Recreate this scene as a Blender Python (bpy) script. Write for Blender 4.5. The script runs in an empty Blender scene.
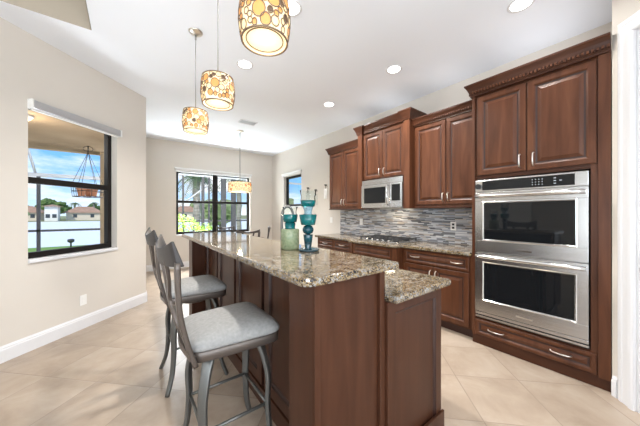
import bpy, bmesh, math, random
from mathutils import Vector, Matrix, noise as mnoise
R_ = random.Random(7)
SC = bpy.context.scene
COL = SC.collection
PI = math.pi
H = 3.048                                   # ceiling height
# ------------------------------------------------------------------ camera, world, lights, exposure
cam_d = bpy.data.cameras.new('camera'); cam_d.sensor_width = 36; cam_d.lens = 36*254/640
cam_d.shift_y = 0.0008; cam_d.clip_start = 0.02; cam_d.clip_end = 600
cam = bpy.data.objects.new('camera', cam_d); COL.objects.link(cam)
cam.location = (0, 0, 1.318); cam.rotation_euler = (PI/2, 0, math.radians(-37.2))
SC.camera = cam
vs = SC.view_settings
vs.view_transform = 'Standard'; vs.look = 'None'; vs.exposure = 0.12; vs.gamma = 1.0; vs.use_curve_mapping = False
SC.cycles.max_bounces = 10; SC.cycles.diffuse_bounces = 5; SC.cycles.transparent_max_bounces = 16
SC.cycles.caustics_reflective = False; SC.cycles.caustics_refractive = False
SC.cycles.sample_clamp_indirect = 6

w = bpy.data.worlds.new('sky'); SC.world = w; w.use_nodes = True
nt = w.node_tree; nt.nodes.clear()
def N(t, typ, **kw):
    n = t.nodes.new(typ)
    for k, v in kw.items(): setattr(n, k, v)
    return n
tc = N(nt, 'ShaderNodeTexCoord'); sep = N(nt, 'ShaderNodeSeparateXYZ')
nt.links.new(tc.outputs['Generated'], sep.inputs[0])
gr = N(nt, 'ShaderNodeValToRGB'); e = gr.color_ramp.elements
e[0].position = 0.0; e[0].color = (.66, .83, .99, 1); e[1].position = .6; e[1].color = (.12, .32, .74, 1)
m1 = e.new(.11); m1.color = (.20, .50, .93, 1)
nt.links.new(sep.outputs['Z'], gr.inputs[0])
mp = N(nt, 'ShaderNodeMapping'); mp.inputs['Scale'].default_value = (1.2, 1.2, 4.2); mp.inputs['Location'].default_value = (.35, .1, .2)
nt.links.new(tc.outputs['Generated'], mp.inputs[0])
nz = N(nt, 'ShaderNodeTexNoise'); nz.inputs['Scale'].default_value = 2.6; nz.inputs['Detail'].default_value = 7; nz.inputs['Roughness'].default_value = .55
nt.links.new(mp.outputs[0], nz.inputs['Vector'])
cr = N(nt, 'ShaderNodeValToRGB'); cr.color_ramp.elements[0].position = .48; cr.color_ramp.elements[1].position = .62
nt.links.new(nz.outputs['Fac'], cr.inputs[0])
mx = N(nt, 'ShaderNodeMix', data_type='RGBA'); mx.inputs['B'].default_value = (.95, .97, 1, 1)
nt.links.new(cr.outputs[0], mx.inputs['Factor']); nt.links.new(gr.outputs[0], mx.inputs['A'])
bg = N(nt, 'ShaderNodeBackground'); bg.inputs['Strength'].default_value = 1.25
ow = N(nt, 'ShaderNodeOutputWorld')
nt.links.new(mx.outputs['Result'], bg.inputs[0]); nt.links.new(bg.outputs[0], ow.inputs[0])

def area(name, loc, target, sx, sy, power, color=(1, 1, 1), spread=PI):
    d = bpy.data.lights.new(name, 'AREA'); d.shape = 'RECTANGLE'; d.size = sx; d.size_y = sy
    d.energy = power; d.color = color; d.spread = spread
    o = bpy.data.objects.new(name, d); COL.objects.link(o); o.location = loc
    o.rotation_euler = (Vector(target)-Vector(loc)).to_track_quat('-Z', 'Y').to_euler()
    return o
sun_d = bpy.data.lights.new('sun', 'SUN'); sun_d.energy = 2.6; sun_d.angle = .01; sun_d.color = (1, .95, .86)
sun = bpy.data.objects.new('sun', sun_d); COL.objects.link(sun)
sun.rotation_euler = Vector((.55, .75, -.8)).to_track_quat('-Z', 'Y').to_euler()
# added fill lamps: two unseen behind the camera, four boosting daylight outside the windows
area('back_opening_fill', (-.4, -3.9, 1.35), (-.4, -2.3, 3.2), 3.8, 2.4, 255, (.84, .92, 1))  # unseen fill in the back opening, tilted up to brighten the ceiling
area('side_opening_fill', (-2.4, -1.2, 1.4), (-1.1, -.9, 3.2), 3.6, 2.3, 155, (.84, .92, 1))  # second added fill, from the left side, also aimed upward
area('sky_left_window', (-1.15, 4.85, 2.3), (.3, 3.0, .6), 1.0, .5, 14, (.90, .95, 1))
area('sky_nook_window', (1.86, 8.4, 3.1), (1.75, 4, .6), 2.4, 1.2, 750, (.95, .98, 1))
area('nook_window_up_fill', (1.86, 7.7, .25), (1.8, 6.0, 2.4), 3.0, .8, 380, (.84, .92, 1))  # low lamp added outside to lift the nook ceiling
area('left_window_up_fill', (-1.0, 4.95, .2), (-.35, 3.7, 2.4), 1.2, .7, 60, (.90, .95, 1))  # smaller added up-light at the left window
for x, y, pw in ((1.09, 2.876, 27), (1.10, 1.85, 30), (2.553, 1.893, 30), (2.551, 3.125, 30), (2.59, .667, 7), (-1.6, -1.6, 18), (.6, -1.6, 18)):
    area('downlight_beam', (x, y, H-.03), (x, y, 0), .13, .13, pw, (1, .97, .93), math.radians(145))

# unseen fill lamps added above the wall cabinets to brighten the ceiling, hood light under the microwave
for y, ln, z, x, wd, pw in ((.66, .86, 2.64, 3.14, .56, 3.0), (1.56, .8, 2.62, 3.30, .30, 1.8), (2.48, .9, 2.74, 3.24, .40, 1.5), (3.40, .8, 2.60, 3.30, .30, 1.6)): area('cabinet_top_fill', (x, y, z), (x-.15, y, H+.2), wd, ln, pw*.62, (.97, .98, 1))
area('hood_light', (3.28, 2.48, 1.398), (3.34, 2.48, .9), .1, .3, 3.0, (1, .86, .66))
# ------------------------------------------------------------------ materials
def mat(name, color=(.8, .8, .8), rough=.5, metal=0, **kw):
    m = bpy.data.materials.new(name); m.use_nodes = True
    b = m.node_tree.nodes['Principled BSDF']
    b.inputs['Base Color'].default_value = (*color, 1); b.inputs['Roughness'].default_value = rough; b.inputs['Metallic'].default_value = metal
    for k, v in kw.items(): b.inputs[k.replace('_', ' ')].default_value = v
    return m
def pb(m): return m.node_tree.nodes['Principled BSDF']
def ramp(t, stops, interp='LINEAR'):
    r = N(t, 'ShaderNodeValToRGB'); r.color_ramp.interpolation = interp; el = r.color_ramp.elements
    while len(el) > 1: el.remove(el[0])
    el[0].position = stops[0][0]; el[0].color = (*stops[0][1], 1)
    for p, c in stops[1:]:
        x = el.new(p); x.color = (*c, 1)
    return r
def noisy(name, stops, scale=(5, 5, 5), detail=5, rough=.5, bump=0, bscale=None, dist=0, **kw):
    m = mat(name, stops[0][1], rough, **kw); t = m.node_tree
    c = N(t, 'ShaderNodeTexCoord'); mp = N(t, 'ShaderNodeMapping'); mp.inputs['Scale'].default_value = scale
    n = N(t, 'ShaderNodeTexNoise'); n.inputs['Scale'].default_value = 1; n.inputs['Detail'].default_value = detail; n.inputs['Distortion'].default_value = dist
    r = ramp(t, stops)
    t.links.new(c.outputs['Object'], mp.inputs[0]); t.links.new(mp.outputs[0], n.inputs['Vector']); t.links.new(n.outputs['Fac'], r.inputs[0])
    t.links.new(r.outputs[0], pb(m).inputs['Base Color'])
    if bump:
        n2 = N(t, 'ShaderNodeTexNoise'); n2.inputs['Scale'].default_value = bscale or 200; n2.inputs['Detail'].default_value = 3
        bp = N(t, 'ShaderNodeBump'); bp.inputs['Strength'].default_value = bump; bp.inputs['Distance'].default_value = .002
        t.links.new(c.outputs['Object'], n2.inputs['Vector']); t.links.new(n2.outputs['Fac'], bp.inputs['Height']); t.links.new(bp.outputs[0], pb(m).inputs['Normal'])
    return m
M = {}
M['wall'] = noisy('wall_paint', [(.3, (.63, .582, .52)), (.7, (.655, .607, .545))], (1.5,)*3, 3, .85, .12, 180)
M['ceiling'] = noisy('ceiling_paint', [(.3, (.83, .86, .91)), (.7, (.85, .88, .93))], (1,)*3, 2, .9, .1, 160)
M['tray'] = mat('tray_paint', (.44, .385, .31), .85)
M['trim'] = mat('white_trim_paint', (.71, .71, .72), .4)
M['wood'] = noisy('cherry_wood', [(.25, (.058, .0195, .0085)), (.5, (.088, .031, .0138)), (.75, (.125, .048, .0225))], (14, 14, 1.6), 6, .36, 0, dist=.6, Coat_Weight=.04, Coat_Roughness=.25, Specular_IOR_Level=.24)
M['wood_h'] = noisy('cherry_wood_crossgrain', [(.25, (.038, .0125, .0058)), (.5, (.054, .0185, .0086)), (.75, (.074, .027, .013))], (14, 1.6, 14), 6, .36, 0, dist=.6, Coat_Weight=.04, Coat_Roughness=.25, Specular_IOR_Level=.24)
M['wood_island'] = noisy('brown_island_wood', [(.25, (.042, .0155, .0080)), (.5, (.056, .0213, .0112)), (.75, (.072, .0285, .015))], (16, 16, 1.5), 6, .34, 0, dist=.5, Coat_Weight=0, Coat_Roughness=.3, Specular_IOR_Level=.2)
M['glaze'] = mat('dark_glaze', (.03, .010, .006), .4)
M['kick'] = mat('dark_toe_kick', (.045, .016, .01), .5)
M['nickel'] = mat('brushed_nickel', (.72, .68, .62), .28, 1)
M['steel'] = noisy('stainless_steel', [(.3, (.50, .495, .485)), (.7, (.58, .575, .565))], (2, 2, 120), 3, .27, metal=1)
M['stem'] = mat('grey_pendant_stem', (.30, .29, .28), .4, .6)
M['steel_hi'] = mat('polished_steel', (.78, .78, .77), .14, 1)
M['black_glass'] = mat('black_glass', (.008, .009, .010), .04, 0, Specular_IOR_Level=.35)
M['black'] = mat('black_enamel', (.015, .015, .016), .35)
M['iron'] = mat('cast_iron', (.03, .03, .032), .55)
M['bronze_frame'] = mat('dark_bronze_window_frame', (.008, .006, .005), .5, 0, Specular_IOR_Level=.25)
M['gunmetal'] = mat('taupe_metal', (.105, .085, .072), .36, .5)
M['gunlight'] = mat('light_pewter_metal', (.12, .118, .108), .34, .5)
M['rail'] = mat('dark_taupe_rail', (.034, .029, .027), .42, .3)
M['dark_chair'] = mat('dark_bronze_chair_metal', (.07, .06, .055), .4, .5)
M['fabric'] = noisy('grey_seat_fabric', [(.3, (.24, .235, .225)), (.7, (.30, .294, .282))], (60,)*3, 4, .85, .3, 500)
M['plastic_white'] = mat('white_plastic', (.82, .81, .78), .4)
M['blind_white'] = mat('white_shade_fabric', (.80, .79, .77), .7)
M['silver'] = mat('silver_aluminium', (.46, .46, .47), .35, .6)
M['alu'] = mat('grey_cage_aluminium', (.42, .43, .45), .45)
M['alu_dark'] = mat('bronze_cage_aluminium', (.045, .045, .05), .5)
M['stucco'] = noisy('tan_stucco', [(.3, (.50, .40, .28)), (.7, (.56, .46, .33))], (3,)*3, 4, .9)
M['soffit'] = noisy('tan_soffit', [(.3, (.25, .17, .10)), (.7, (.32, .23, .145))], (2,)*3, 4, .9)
M['grass'] = noisy('lawn_grass', [(.3, (.12, .26, .03)), (.7, (.26, .42, .07))], (.6,)*3, 8, .95)
M['bank'] = noisy('bank_grass', [(.3, (.22, .24, .10)), (.7, (.36, .36, .18))], (.15,)*3, 6, .95)
M['foliage'] = noisy('tree_foliage', [(.25, (.05, .10, .025)), (.75, (.16, .24, .07))], (.5,)*3, 6, .9)
M['foliage_lite'] = noisy('light_tree_foliage', [(.25, (.16, .22, .09)), (.75, (.32, .38, .18))], (.6,)*3, 6, .9)
M['shrub'] = noisy('lime_shrub_leaves', [(.25, (.13, .27, .02)), (.75, (.30, .46, .06))], (4,)*3, 5, .6)
M['palm'] = noisy('palm_leaves', [(.25, (.05, .10, .04)), (.75, (.14, .20, .08))], (3,)*3, 4, .7)
M['trunk'] = noisy('grey_palm_trunk', [(.3, (.22, .20, .18)), (.7, (.42, .40, .36))], (3, 3, 22), 4, .9)
M['bark'] = mat('tree_bark', (.13, .10, .07), .9)
M['house'] = noisy('cream_house_stucco', [(.3, (.72, .62, .50)), (.7, (.78, .69, .57))], (.4,)*3, 3, .9)
M['house_w'] = mat('white_house_stucco', (.85, .83, .78), .9)
M['roof'] = noisy('terracotta_roof', [(.3, (.34, .20, .13)), (.7, (.46, .29, .20))], (1,)*3, 5, .9)
M['dkwin'] = mat('dark_house_window', (.05, .06, .07), .2)
M['pave'] = noisy('patio_pavers', [(.3, (.50, .46, .40)), (.7, (.60, .56, .50))], (2,)*3, 4, .9)
M['teal'] = noisy('teal_glass', [(.3, (.0, .11, .12)), (.7, (.004, .19, .19))], (9, 9, 30), 3, .08, Transmission_Weight=.35, IOR=1.45)
M['teal_dk'] = noisy('deep_teal_glass', [(.3, (.003, .04, .06)), (.7, (.006, .08, .10))], (9, 9, 30), 3, .08, Transmission_Weight=.3, IOR=1.45)
M['sea'] = noisy('pale_green_crackle_glass', [(.3, (.22, .30, .18)), (.5, (.32, .38, .22)), (.7, (.42, .45, .29))], (60,)*3, 5, .25, Transmission_Weight=.3, IOR=1.4)
M['sea_blue'] = noisy('pale_blue_crackle_glass', [(.3, (.20, .42, .52)), (.7, (.55, .72, .78))], (110,)*3, 5, .12, Transmission_Weight=.5, IOR=1.4)
M['slate'] = mat('dark_slate_dish', (.035, .07, .085), .15)

def glass_mat(name, tint, refl=.06, alpha=None):
    m = bpy.data.materials.new(name); m.use_nodes = True; t = m.node_tree; t.nodes.clear()
    tr = N(t, 'ShaderNodeBsdfTransparent'); tr.inputs[0].default_value = (*tint, 1)
    gl = N(t, 'ShaderNodeBsdfGlossy'); gl.inputs['Roughness'].default_value = .02
    lw = N(t, 'ShaderNodeLayerWeight'); lw.inputs['Blend'].default_value = refl
    mm = N(t, 'ShaderNodeMixShader'); o = N(t, 'ShaderNodeOutputMaterial')
    t.links.new(lw.outputs['Fresnel'], mm.inputs[0]); t.links.new(tr.outputs[0], mm.inputs[1]); t.links.new(gl.outputs[0], mm.inputs[2]); t.links.new(mm.outputs[0], o.inputs[0])
    return m
M['pane'] = glass_mat('window_glass', (.97, .98, .98), .12)
M['clear'] = glass_mat('clear_glass', (.96, .98, .98), .08)

def emis(name, color, strength, base=None):
    m = mat(name, base or color, .6); b = pb(m); b.inputs['Emission Color'].default_value = (*color, 1); b.inputs['Emission Strength'].default_value = strength
    return m
M['lamp'] = emis('lit_downlight_lens', (1, .97, .92), 6)
M['diffuser'] = emis('lit_pendant_diffuser', (1, .84, .52), .85, (.5, .45, .35))
M['shade'] = emis('lit_cream_shade', (1, .80, .48), .85, (.6, .5, .35))
M['amber'] = emis('lit_amber_disc', (.90, .38, .09), .55, (.5, .22, .07))
M['ivory'] = emis('lit_ivory_disc', (1, .74, .38), .75, (.6, .45, .25))
M['ring'] = mat('bronze_ring', (.20, .14, .09), .4, .5)
M['umber'] = mat('dark_umber_disc', (.13, .07, .035), .4)
M['screen'] = emis('oven_display_marks', (.6, .65, .7), .35)

# floor tile laid diagonally
def tile_floor():
    m = mat('floor_tile', (.6, .5, .4), .32); t = m.node_tree; b = pb(m)
    g = N(t, 'ShaderNodeNewGeometry'); sp = N(t, 'ShaderNodeSeparateXYZ'); t.links.new(g.outputs['Position'], sp.inputs[0])
    def math_(op, a, bb):
        n = N(t, 'ShaderNodeMath', operation=op)
        for i, v in enumerate((a, bb)):
            if isinstance(v, (int, float)): n.inputs[i].default_value = v
            else: t.links.new(v, n.inputs[i])
        return n.outputs[0]
    u = math_('DIVIDE', math_('SUBTRACT', math_('ADD', sp.outputs['X'], sp.outputs['Y']), 2.45), .662)
    v = math_('DIVIDE', math_('ADD', math_('SUBTRACT', sp.outputs['Y'], sp.outputs['X']), 1.145), .662)
    def edge(q):
        f = math_('FRACT', q, 0); d = math_('MINIMUM', f, math_('SUBTRACT', 1, f)); return d
    d = math_('MINIMUM', edge(u), edge(v))
    gm = N(t, 'ShaderNodeMapRange'); gm.inputs['From Min'].default_value = .005; gm.inputs['From Max'].default_value = .010
    t.links.new(d, gm.inputs['Value'])
    cell = N(t, 'ShaderNodeCombineXYZ'); t.links.new(math_('FLOOR', u, 0), cell.inputs[0]); t.links.new(math_('FLOOR', v, 0), cell.inputs[1])
    wn = N(t, 'ShaderNodeTexWhiteNoise', noise_dimensions='2D'); t.links.new(cell.outputs[0], wn.inputs['Vector'])
    off = N(t, 'ShaderNodeVectorMath', operation='MULTIPLY_ADD'); off.inputs[1].default_value = (7, 7, 7)
    t.links.new(wn.outputs['Color'], off.inputs[0]); t.links.new(g.outputs['Position'], off.inputs[2])
    n1 = N(t, 'ShaderNodeTexNoise'); n1.inputs['Scale'].default_value = 3.2; n1.inputs['Detail'].default_value = 8; n1.inputs['Roughness'].default_value = .62; n1.inputs['Distortion'].default_value = .5
    t.links.new(off.outputs[0], n1.inputs['Vector'])
    r = ramp(t, [(.30, (.31, .238, .178)), (.5, (.39, .308, .235)), (.70, (.455, .375, .30))])
    t.links.new(n1.outputs['Fac'], r.inputs[0])
    tint = N(t, 'ShaderNodeMix', data_type='RGBA', blend_type='MULTIPLY'); tint.inputs['Factor'].default_value = .10
    t.links.new(r.outputs[0], tint.inputs['A']); t.links.new(wn.outputs['Value'], tint.inputs['B'])
    mx = N(t, 'ShaderNodeMix', data_type='RGBA'); mx.inputs['A'].default_value = (.27, .21, .16, 1)
    t.links.new(gm.outputs[0], mx.inputs['Factor']); t.links.new(tint.outputs['Result'], mx.inputs['B'])
    t.links.new(mx.outputs['Result'], b.inputs['Base Color'])
    bp = N(t, 'ShaderNodeBump'); bp.inputs['Strength'].default_value = .35; bp.inputs['Distance'].default_value = .003
    t.links.new(gm.outputs[0], bp.inputs['Height']); t.links.new(bp.outputs[0], b.inputs['Normal'])
    return m
M['floor'] = tile_floor()

def granite():
    m = mat('speckled_granite', (.5, .4, .3), .06, Specular_IOR_Level=.55); t = m.node_tree; b = pb(m)
    c = N(t, 'ShaderNodeTexCoord')
    v1 = N(t, 'ShaderNodeTexVoronoi'); v1.inputs['Scale'].default_value = 230; v1.inputs['Randomness'].default_value = 1
    n1 = N(t, 'ShaderNodeTexNoise'); n1.inputs['Scale'].default_value = 26; n1.inputs['Detail'].default_value = 5; n1.inputs['Roughness'].default_value = .65
    nd = N(t, 'ShaderNodeTexNoise'); nd.inputs['Scale'].default_value = 70; nd.inputs['Detail'].default_value = 2
    ad = N(t, 'ShaderNodeVectorMath', operation='MULTIPLY_ADD'); ad.inputs[1].default_value = (.012, .012, .012)
    t.links.new(c.outputs['Object'], nd.inputs['Vector']); t.links.new(nd.outputs['Color'], ad.inputs[0]); t.links.new(c.outputs['Object'], ad.inputs[2])
    t.links.new(ad.outputs[0], v1.inputs['Vector']); t.links.new(c.outputs['Object'], n1.inputs['Vector'])
    sc = N(t, 'ShaderNodeSeparateColor'); t.links.new(v1.outputs['Color'], sc.inputs[0])
    a1 = N(t, 'ShaderNodeMath', operation='MULTIPLY_ADD'); a1.inputs[1].default_value = .62; a1.inputs[2].default_value = -.30
    a2 = N(t, 'ShaderNodeMath', operation='MULTIPLY_ADD'); a2.inputs[1].default_value = 1.35
    t.links.new(sc.outputs[0], a1.inputs[0]); t.links.new(n1.outputs['Fac'], a2.inputs[0]); t.links.new(a1.outputs[0], a2.inputs[2])
    r = ramp(t, [(0, (.010, .010, .012)), (.45, (.045, .031, .020)), (.55, (.15, .095, .042)), (.64, (.26, .178, .085)), (.76, (.31, .25, .16)), (.86, (.10, .105, .12)), (.94, (.27, .27, .26))], 'CONSTANT')
    t.links.new(a2.outputs[0], r.inputs[0]); t.links.new(r.outputs[0], b.inputs['Base Color'])
    return m
M['granite'] = granite()

def mosaic():
    m = mat('linear_glass_mosaic', (.4, .4, .45), .16, Specular_IOR_Level=.55); t = m.node_tree; b = pb(m)
    g = N(t, 'ShaderNodeNewGeometry'); sp = N(t, 'ShaderNodeSeparateXYZ'); t.links.new(g.outputs['Position'], sp.inputs[0])
    def mth(op, a, bb=0):
        n = N(t, 'ShaderNodeMath', operation=op)
        for i, v in enumerate((a, bb)):
            if isinstance(v, (int, float)): n.inputs[i].default_value = v
            else: t.links.new(v, n.inputs[i])
        return n.outputs[0]
    zz = mth('DIVIDE', sp.outputs['Z'], .0140); row = mth('FLOOR', zz)
    w1 = N(t, 'ShaderNodeTexWhiteNoise', noise_dimensions='1D'); t.links.new(row, w1.inputs['W'])
    yy = mth('DIVIDE', mth('ADD', sp.outputs['Y'], mth('MULTIPLY', w1.outputs['Value'], 3.0)), mth('ADD', mth('MULTIPLY', w1.outputs['Value'], .13), .07))
    cv = N(t, 'ShaderNodeCombineXYZ'); t.links.new(row, cv.inputs[0]); t.links.new(mth('FLOOR', yy), cv.inputs[1])
    w2 = N(t, 'ShaderNodeTexWhiteNoise', noise_dimensions='2D'); t.links.new(cv.outputs[0], w2.inputs['Vector'])
    r = ramp(t, [(0, (.15, .15, .16)), (.14, (.47, .47, .49)), (.28, (.28, .295, .325)), (.42, (.33, .28, .24)), (.52, (.60, .60, .60)), (.66, (.09, .09, .10)), (.78, (.40, .40, .42)), (.9, (.46, .41, .36))], 'CONSTANT')
    t.links.new(w2.outputs['Value'], r.inputs[0])
    fz = mth('FRACT', zz); ez = mth('MINIMUM', fz, mth('SUBTRACT', 1, fz)); fy = mth('FRACT', yy); ey = mth('MINIMUM', fy, mth('SUBTRACT', 1, fy))
    gz = mth('GREATER_THAN', ez, .06); gy = mth('GREATER_THAN', ey, .01); gg = mth('MULTIPLY', gz, gy)
    mx = N(t, 'ShaderNodeMix', data_type='RGBA'); mx.inputs['A'].default_value = (.34, .33, .32, 1)
    t.links.new(gg, mx.inputs['Factor']); t.links.new(r.outputs[0], mx.inputs['B']); t.links.new(mx.outputs['Result'], b.inputs['Base Color'])
    return m
M['mosaic'] = mosaic()

def water():
    m = mat('lake_water', (.86, .87, .87), .55); t = m.node_tree
    c = N(t, 'ShaderNodeTexCoord'); mp = N(t, 'ShaderNodeMapping'); mp.inputs['Scale'].default_value = (.8, 2.5, 1)
    n = N(t, 'ShaderNodeTexNoise'); n.inputs['Scale'].default_value = 1.5; n.inputs['Detail'].default_value = 5
    bp = N(t, 'ShaderNodeBump'); bp.inputs['Strength'].default_value = .5; bp.inputs['Distance'].default_value = .1
    t.links.new(c.outputs['Object'], mp.inputs[0]); t.links.new(mp.outputs[0], n.inputs['Vector']); t.links.new(n.outputs['Fac'], bp.inputs['Height']); t.links.new(bp.outputs[0], pb(m).inputs['Normal'])
    return m
M['water'] = water()

# ------------------------------------------------------------------ mesh helpers
class Frame:                                    # maps (s along, n out of the face, z up) to the world
    def __init__(s_, o, s, n, z=0): s_.o = o; s_.s = s; s_.n = n; s_.z = z
    def __call__(s_, a, n, z): return (s_.o[0]+a*s_.s[0]+n*s_.n[0], s_.o[1]+a*s_.s[1]+n*s_.n[1], z+s_.z)
IDF = Frame((0, 0), (1, 0), (0, 1))
def wloc(o):
    v = Vector((0, 0, 0))
    while o: v += o.location; o = o.parent
    return v
class MB:
    def __init__(s): s.v = []; s.f = []; s.m = []; s.sm = []
    def add(s, vs, fs, mi=0, sm=False):
        b = len(s.v); s.v += [tuple(v) for v in vs]
        for f in fs: s.f.append([b+i for i in f]); s.m.append(mi); s.sm.append(sm)
        return s
    def box(s, a0, a1, n0, n1, z0, z1, F=IDF, mi=0, bev=0):
        if bev:
            bev = min(bev, abs(a1-a0)*.45, abs(n1-n0)*.45, abs(z1-z0)*.45)
            bm = bmesh.new(); bmesh.ops.create_cube(bm, size=1)
            for v in bm.verts: v.co = Vector((a0+(v.co.x+.5)*(a1-a0), n0+(v.co.y+.5)*(n1-n0), z0+(v.co.z+.5)*(z1-z0)))
            bmesh.ops.bevel(bm, geom=bm.edges[:], offset=bev, segments=2, affect='EDGES', profile=.6)
            bm.verts.index_update(); s.add([F(*v.co) for v in bm.verts], [[v.index for v in f.verts] for f in bm.faces], mi, False); bm.free()
            return s
        P = [F(a, n, z) for z in (z0, z1) for n in (n0, n1) for a in (a0, a1)]
        return s.add(P, [(0, 1, 3, 2), (4, 6, 7, 5), (0, 4, 5, 1), (2, 3, 7, 6), (0, 2, 6, 4), (1, 5, 7, 3)], mi)
    def loops(s, F, a0, a1, z0, z1, prof, mis=None, back=True, mi=0):   # nested rectangles: prof = [(inset, n)]
        vs = []
        for ins, n in prof: vs += [F(a0+ins, n, z0+ins), F(a1-ins, n, z0+ins), F(a1-ins, n, z1-ins), F(a0+ins, n, z1-ins)]
        for k in range(len(prof)-1):
            fs = [(4*k+i, 4*k+(i+1) % 4, 4*k+4+(i+1) % 4, 4*k+4+i) for i in range(4)]
            base = len(s.v)
            s.add(vs[4*k:4*k+8], [(i, (i+1) % 4, 4+(i+1) % 4, 4+i) for i in range(4)], mis[k] if mis else mi)
        L = 4*(len(prof)-1); s.add(vs[L:L+4], [(0, 1, 2, 3)], mis[len(prof)-1] if mis and len(mis) >= len(prof) else mi)
        if back: s.add(vs[:4], [(3, 2, 1, 0)], mi)
        return s
    def poly(s, pts, z0, z1, mi=0):
        n = len(pts); return s.add([(x, y, z0) for x, y in pts]+[(x, y, z1) for x, y in pts], [list(range(n))[::-1], list(range(n, 2*n))]+[(i, (i+1) % n, n+(i+1) % n, n+i) for i in range(n)], mi)
    def slab(s, pts, prof, mi=0):                # pts counter-clockwise; prof = [(inset, z)] from bottom to top
        n = len(pts); nr = []
        for i in range(n):
            p, q, r = Vector(pts[i-1]), Vector(pts[i]), Vector(pts[(i+1) % n])
            a = (q-p).normalized(); b = (r-q).normalized(); na = Vector((-a.y, a.x)); nb = Vector((-b.y, b.x))
            d = (na+nb); d = d/max(.2, (1+na.dot(nb))); nr.append(d)
        vs = []
        for ins, z in prof: vs += [(pts[i][0]+nr[i].x*ins, pts[i][1]+nr[i].y*ins, z) for i in range(n)]
        K = len(prof)
        fs = [(k*n+i, k*n+(i+1) % n, (k+1)*n+(i+1) % n, (k+1)*n+i) for k in range(K-1) for i in range(n)]
        s.add(vs, fs, mi, False); s.add(vs[:n], [list(range(n))[::-1]], mi); s.add(vs[-n:], [list(range(n))], mi)
        return s
    def lathe(s, prof, c=(0, 0, 0), n=24, mi=0, sm=True, cap=True, sq=None):
        vs = []
        for r, z in prof:
            for i in range(n):
                a = 2*PI*i/n; vs.append((c[0]+r*math.cos(a), c[1]+r*math.sin(a), c[2]+z))
        K = len(prof); s.add(vs, [(k*n+i, k*n+(i+1) % n, (k+1)*n+(i+1) % n, (k+1)*n+i) for k in range(K-1) for i in range(n)], mi, sm)
        if cap: s.add(vs[:n], [list(range(n))[::-1]], mi); s.add(vs[-n:], [list(range(n))], mi)
        return s
    def tube(s, path, r, n=8, mi=0, sm=True, closed=False, sect=None, ref=None):
        P = [Vector(p) for p in path]; K = len(P); rr = r if isinstance(r, (list, tuple)) else [r]*K
        T = []
        for i in range(K):
            a = P[(i-1) % K] if (closed or i > 0) else P[i]; b = P[(i+1) % K] if (closed or i < K-1) else P[i]
            T.append((b-a).normalized())
        u = Vector(ref) if ref else (Vector((0, 0, 1)) if abs(T[0].z) < .9 else Vector((1, 0, 0)))
        S = sect or [(math.cos(2*PI*j/n), math.sin(2*PI*j/n)) for j in range(n)]; n = len(S)
        vs = []
        for i in range(K):
            if ref: u = Vector(ref)
            u = (u-T[i]*u.dot(T[i])).normalized(); v = T[i].cross(u)
            q = rr[i] if isinstance(rr[i], tuple) else (rr[i], rr[i])
            for a, b in S: vs.append(P[i]+u*a*q[0]+v*b*q[1])
        fs = [(k*n+i, k*n+(i+1) % n, ((k+1) % K)*n+(i+1) % n, ((k+1) % K)*n+i) for k in range(K if closed else K-1) for i in range(n)]
        s.add(vs, fs, mi, sm)
        if not closed: s.add(vs[:n], [list(range(n))[::-1]], mi); s.add(vs[-n:], [list(range(n))], mi)
        return s
    def build(s, name, mats, parent=None, shift=True, recalc=True):
        if not isinstance(mats, (list, tuple)): mats = [mats]
        me = bpy.data.meshes.new(name); off = wloc(parent) if (parent and shift) else Vector((0, 0, 0))
        me.from_pydata([Vector(v)-off for v in s.v], [], s.f)
        for m in mats: me.materials.append(m)
        me.polygons.foreach_set('material_index', s.m); me.polygons.foreach_set('use_smooth', s.sm); me.update()
        if recalc:
            bm = bmesh.new(); bm.from_mesh(me); bmesh.ops.remove_doubles(bm, verts=bm.verts[:], dist=1e-5); bmesh.ops.recalc_face_normals(bm, faces=bm.faces[:]); bm.to_mesh(me); bm.free()
        o = bpy.data.objects.new(name, me); COL.objects.link(o)
        if parent: o.parent = parent
        return o
SQ = [(1, 1), (-1, 1), (-1, -1), (1, -1)]
RND = [(math.copysign(abs(math.cos(a))**.35, math.cos(a)), math.copysign(abs(math.sin(a))**.35, math.sin(a))) for a in [2*PI*(i+.5)/16 for i in range(16)]]
def tag(o, label, cat, group=None, kind=None):
    o['label'] = label; o['category'] = cat
    if group: o['group'] = group
    if kind: o['kind'] = kind
    return o
def empty(name, loc=(0, 0, 0), label=None, cat=None, group=None):
    o = bpy.data.objects.new(name, None); COL.objects.link(o); o.location = loc; o.empty_display_size = .05
    if label: tag(o, label, cat, group)
    return o
def struct(o, label=None, cat=None):
    o['kind'] = 'structure'
    if label: o['label'] = label
    if cat: o['category'] = cat
    return o
KIDS = lambda o: [c for c in bpy.data.objects if c.parent == o]
def copy_tree(o, parent=None):
    c = o.copy(); COL.objects.link(c)
    if parent: c.parent = parent
    for k in KIDS(o): copy_tree(k, c)
    return c
def arc(c, r, a0, a1, n): return [(c[0]+r*math.cos(a0+(a1-a0)*i/n), c[1]+r*math.sin(a0+(a1-a0)*i/n)) for i in range(n+1)]
def rrect(x0, x1, y0, y1, r=(.03,)*4, n=5):      # counter-clockwise; radii sw, se, ne, nw
    p = []
    for (cx, cy, sx, sy, a), q in zip([(x0, y0, 1, 1, PI), (x1, y0, -1, 1, 1.5*PI), (x1, y1, -1, -1, 0), (x0, y1, 1, -1, .5*PI)], r):
        p += arc((cx+sx*q, cy+sy*q), q, a, a+PI/2, n) if q > 0 else [(cx, cy)]
    return p

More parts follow.
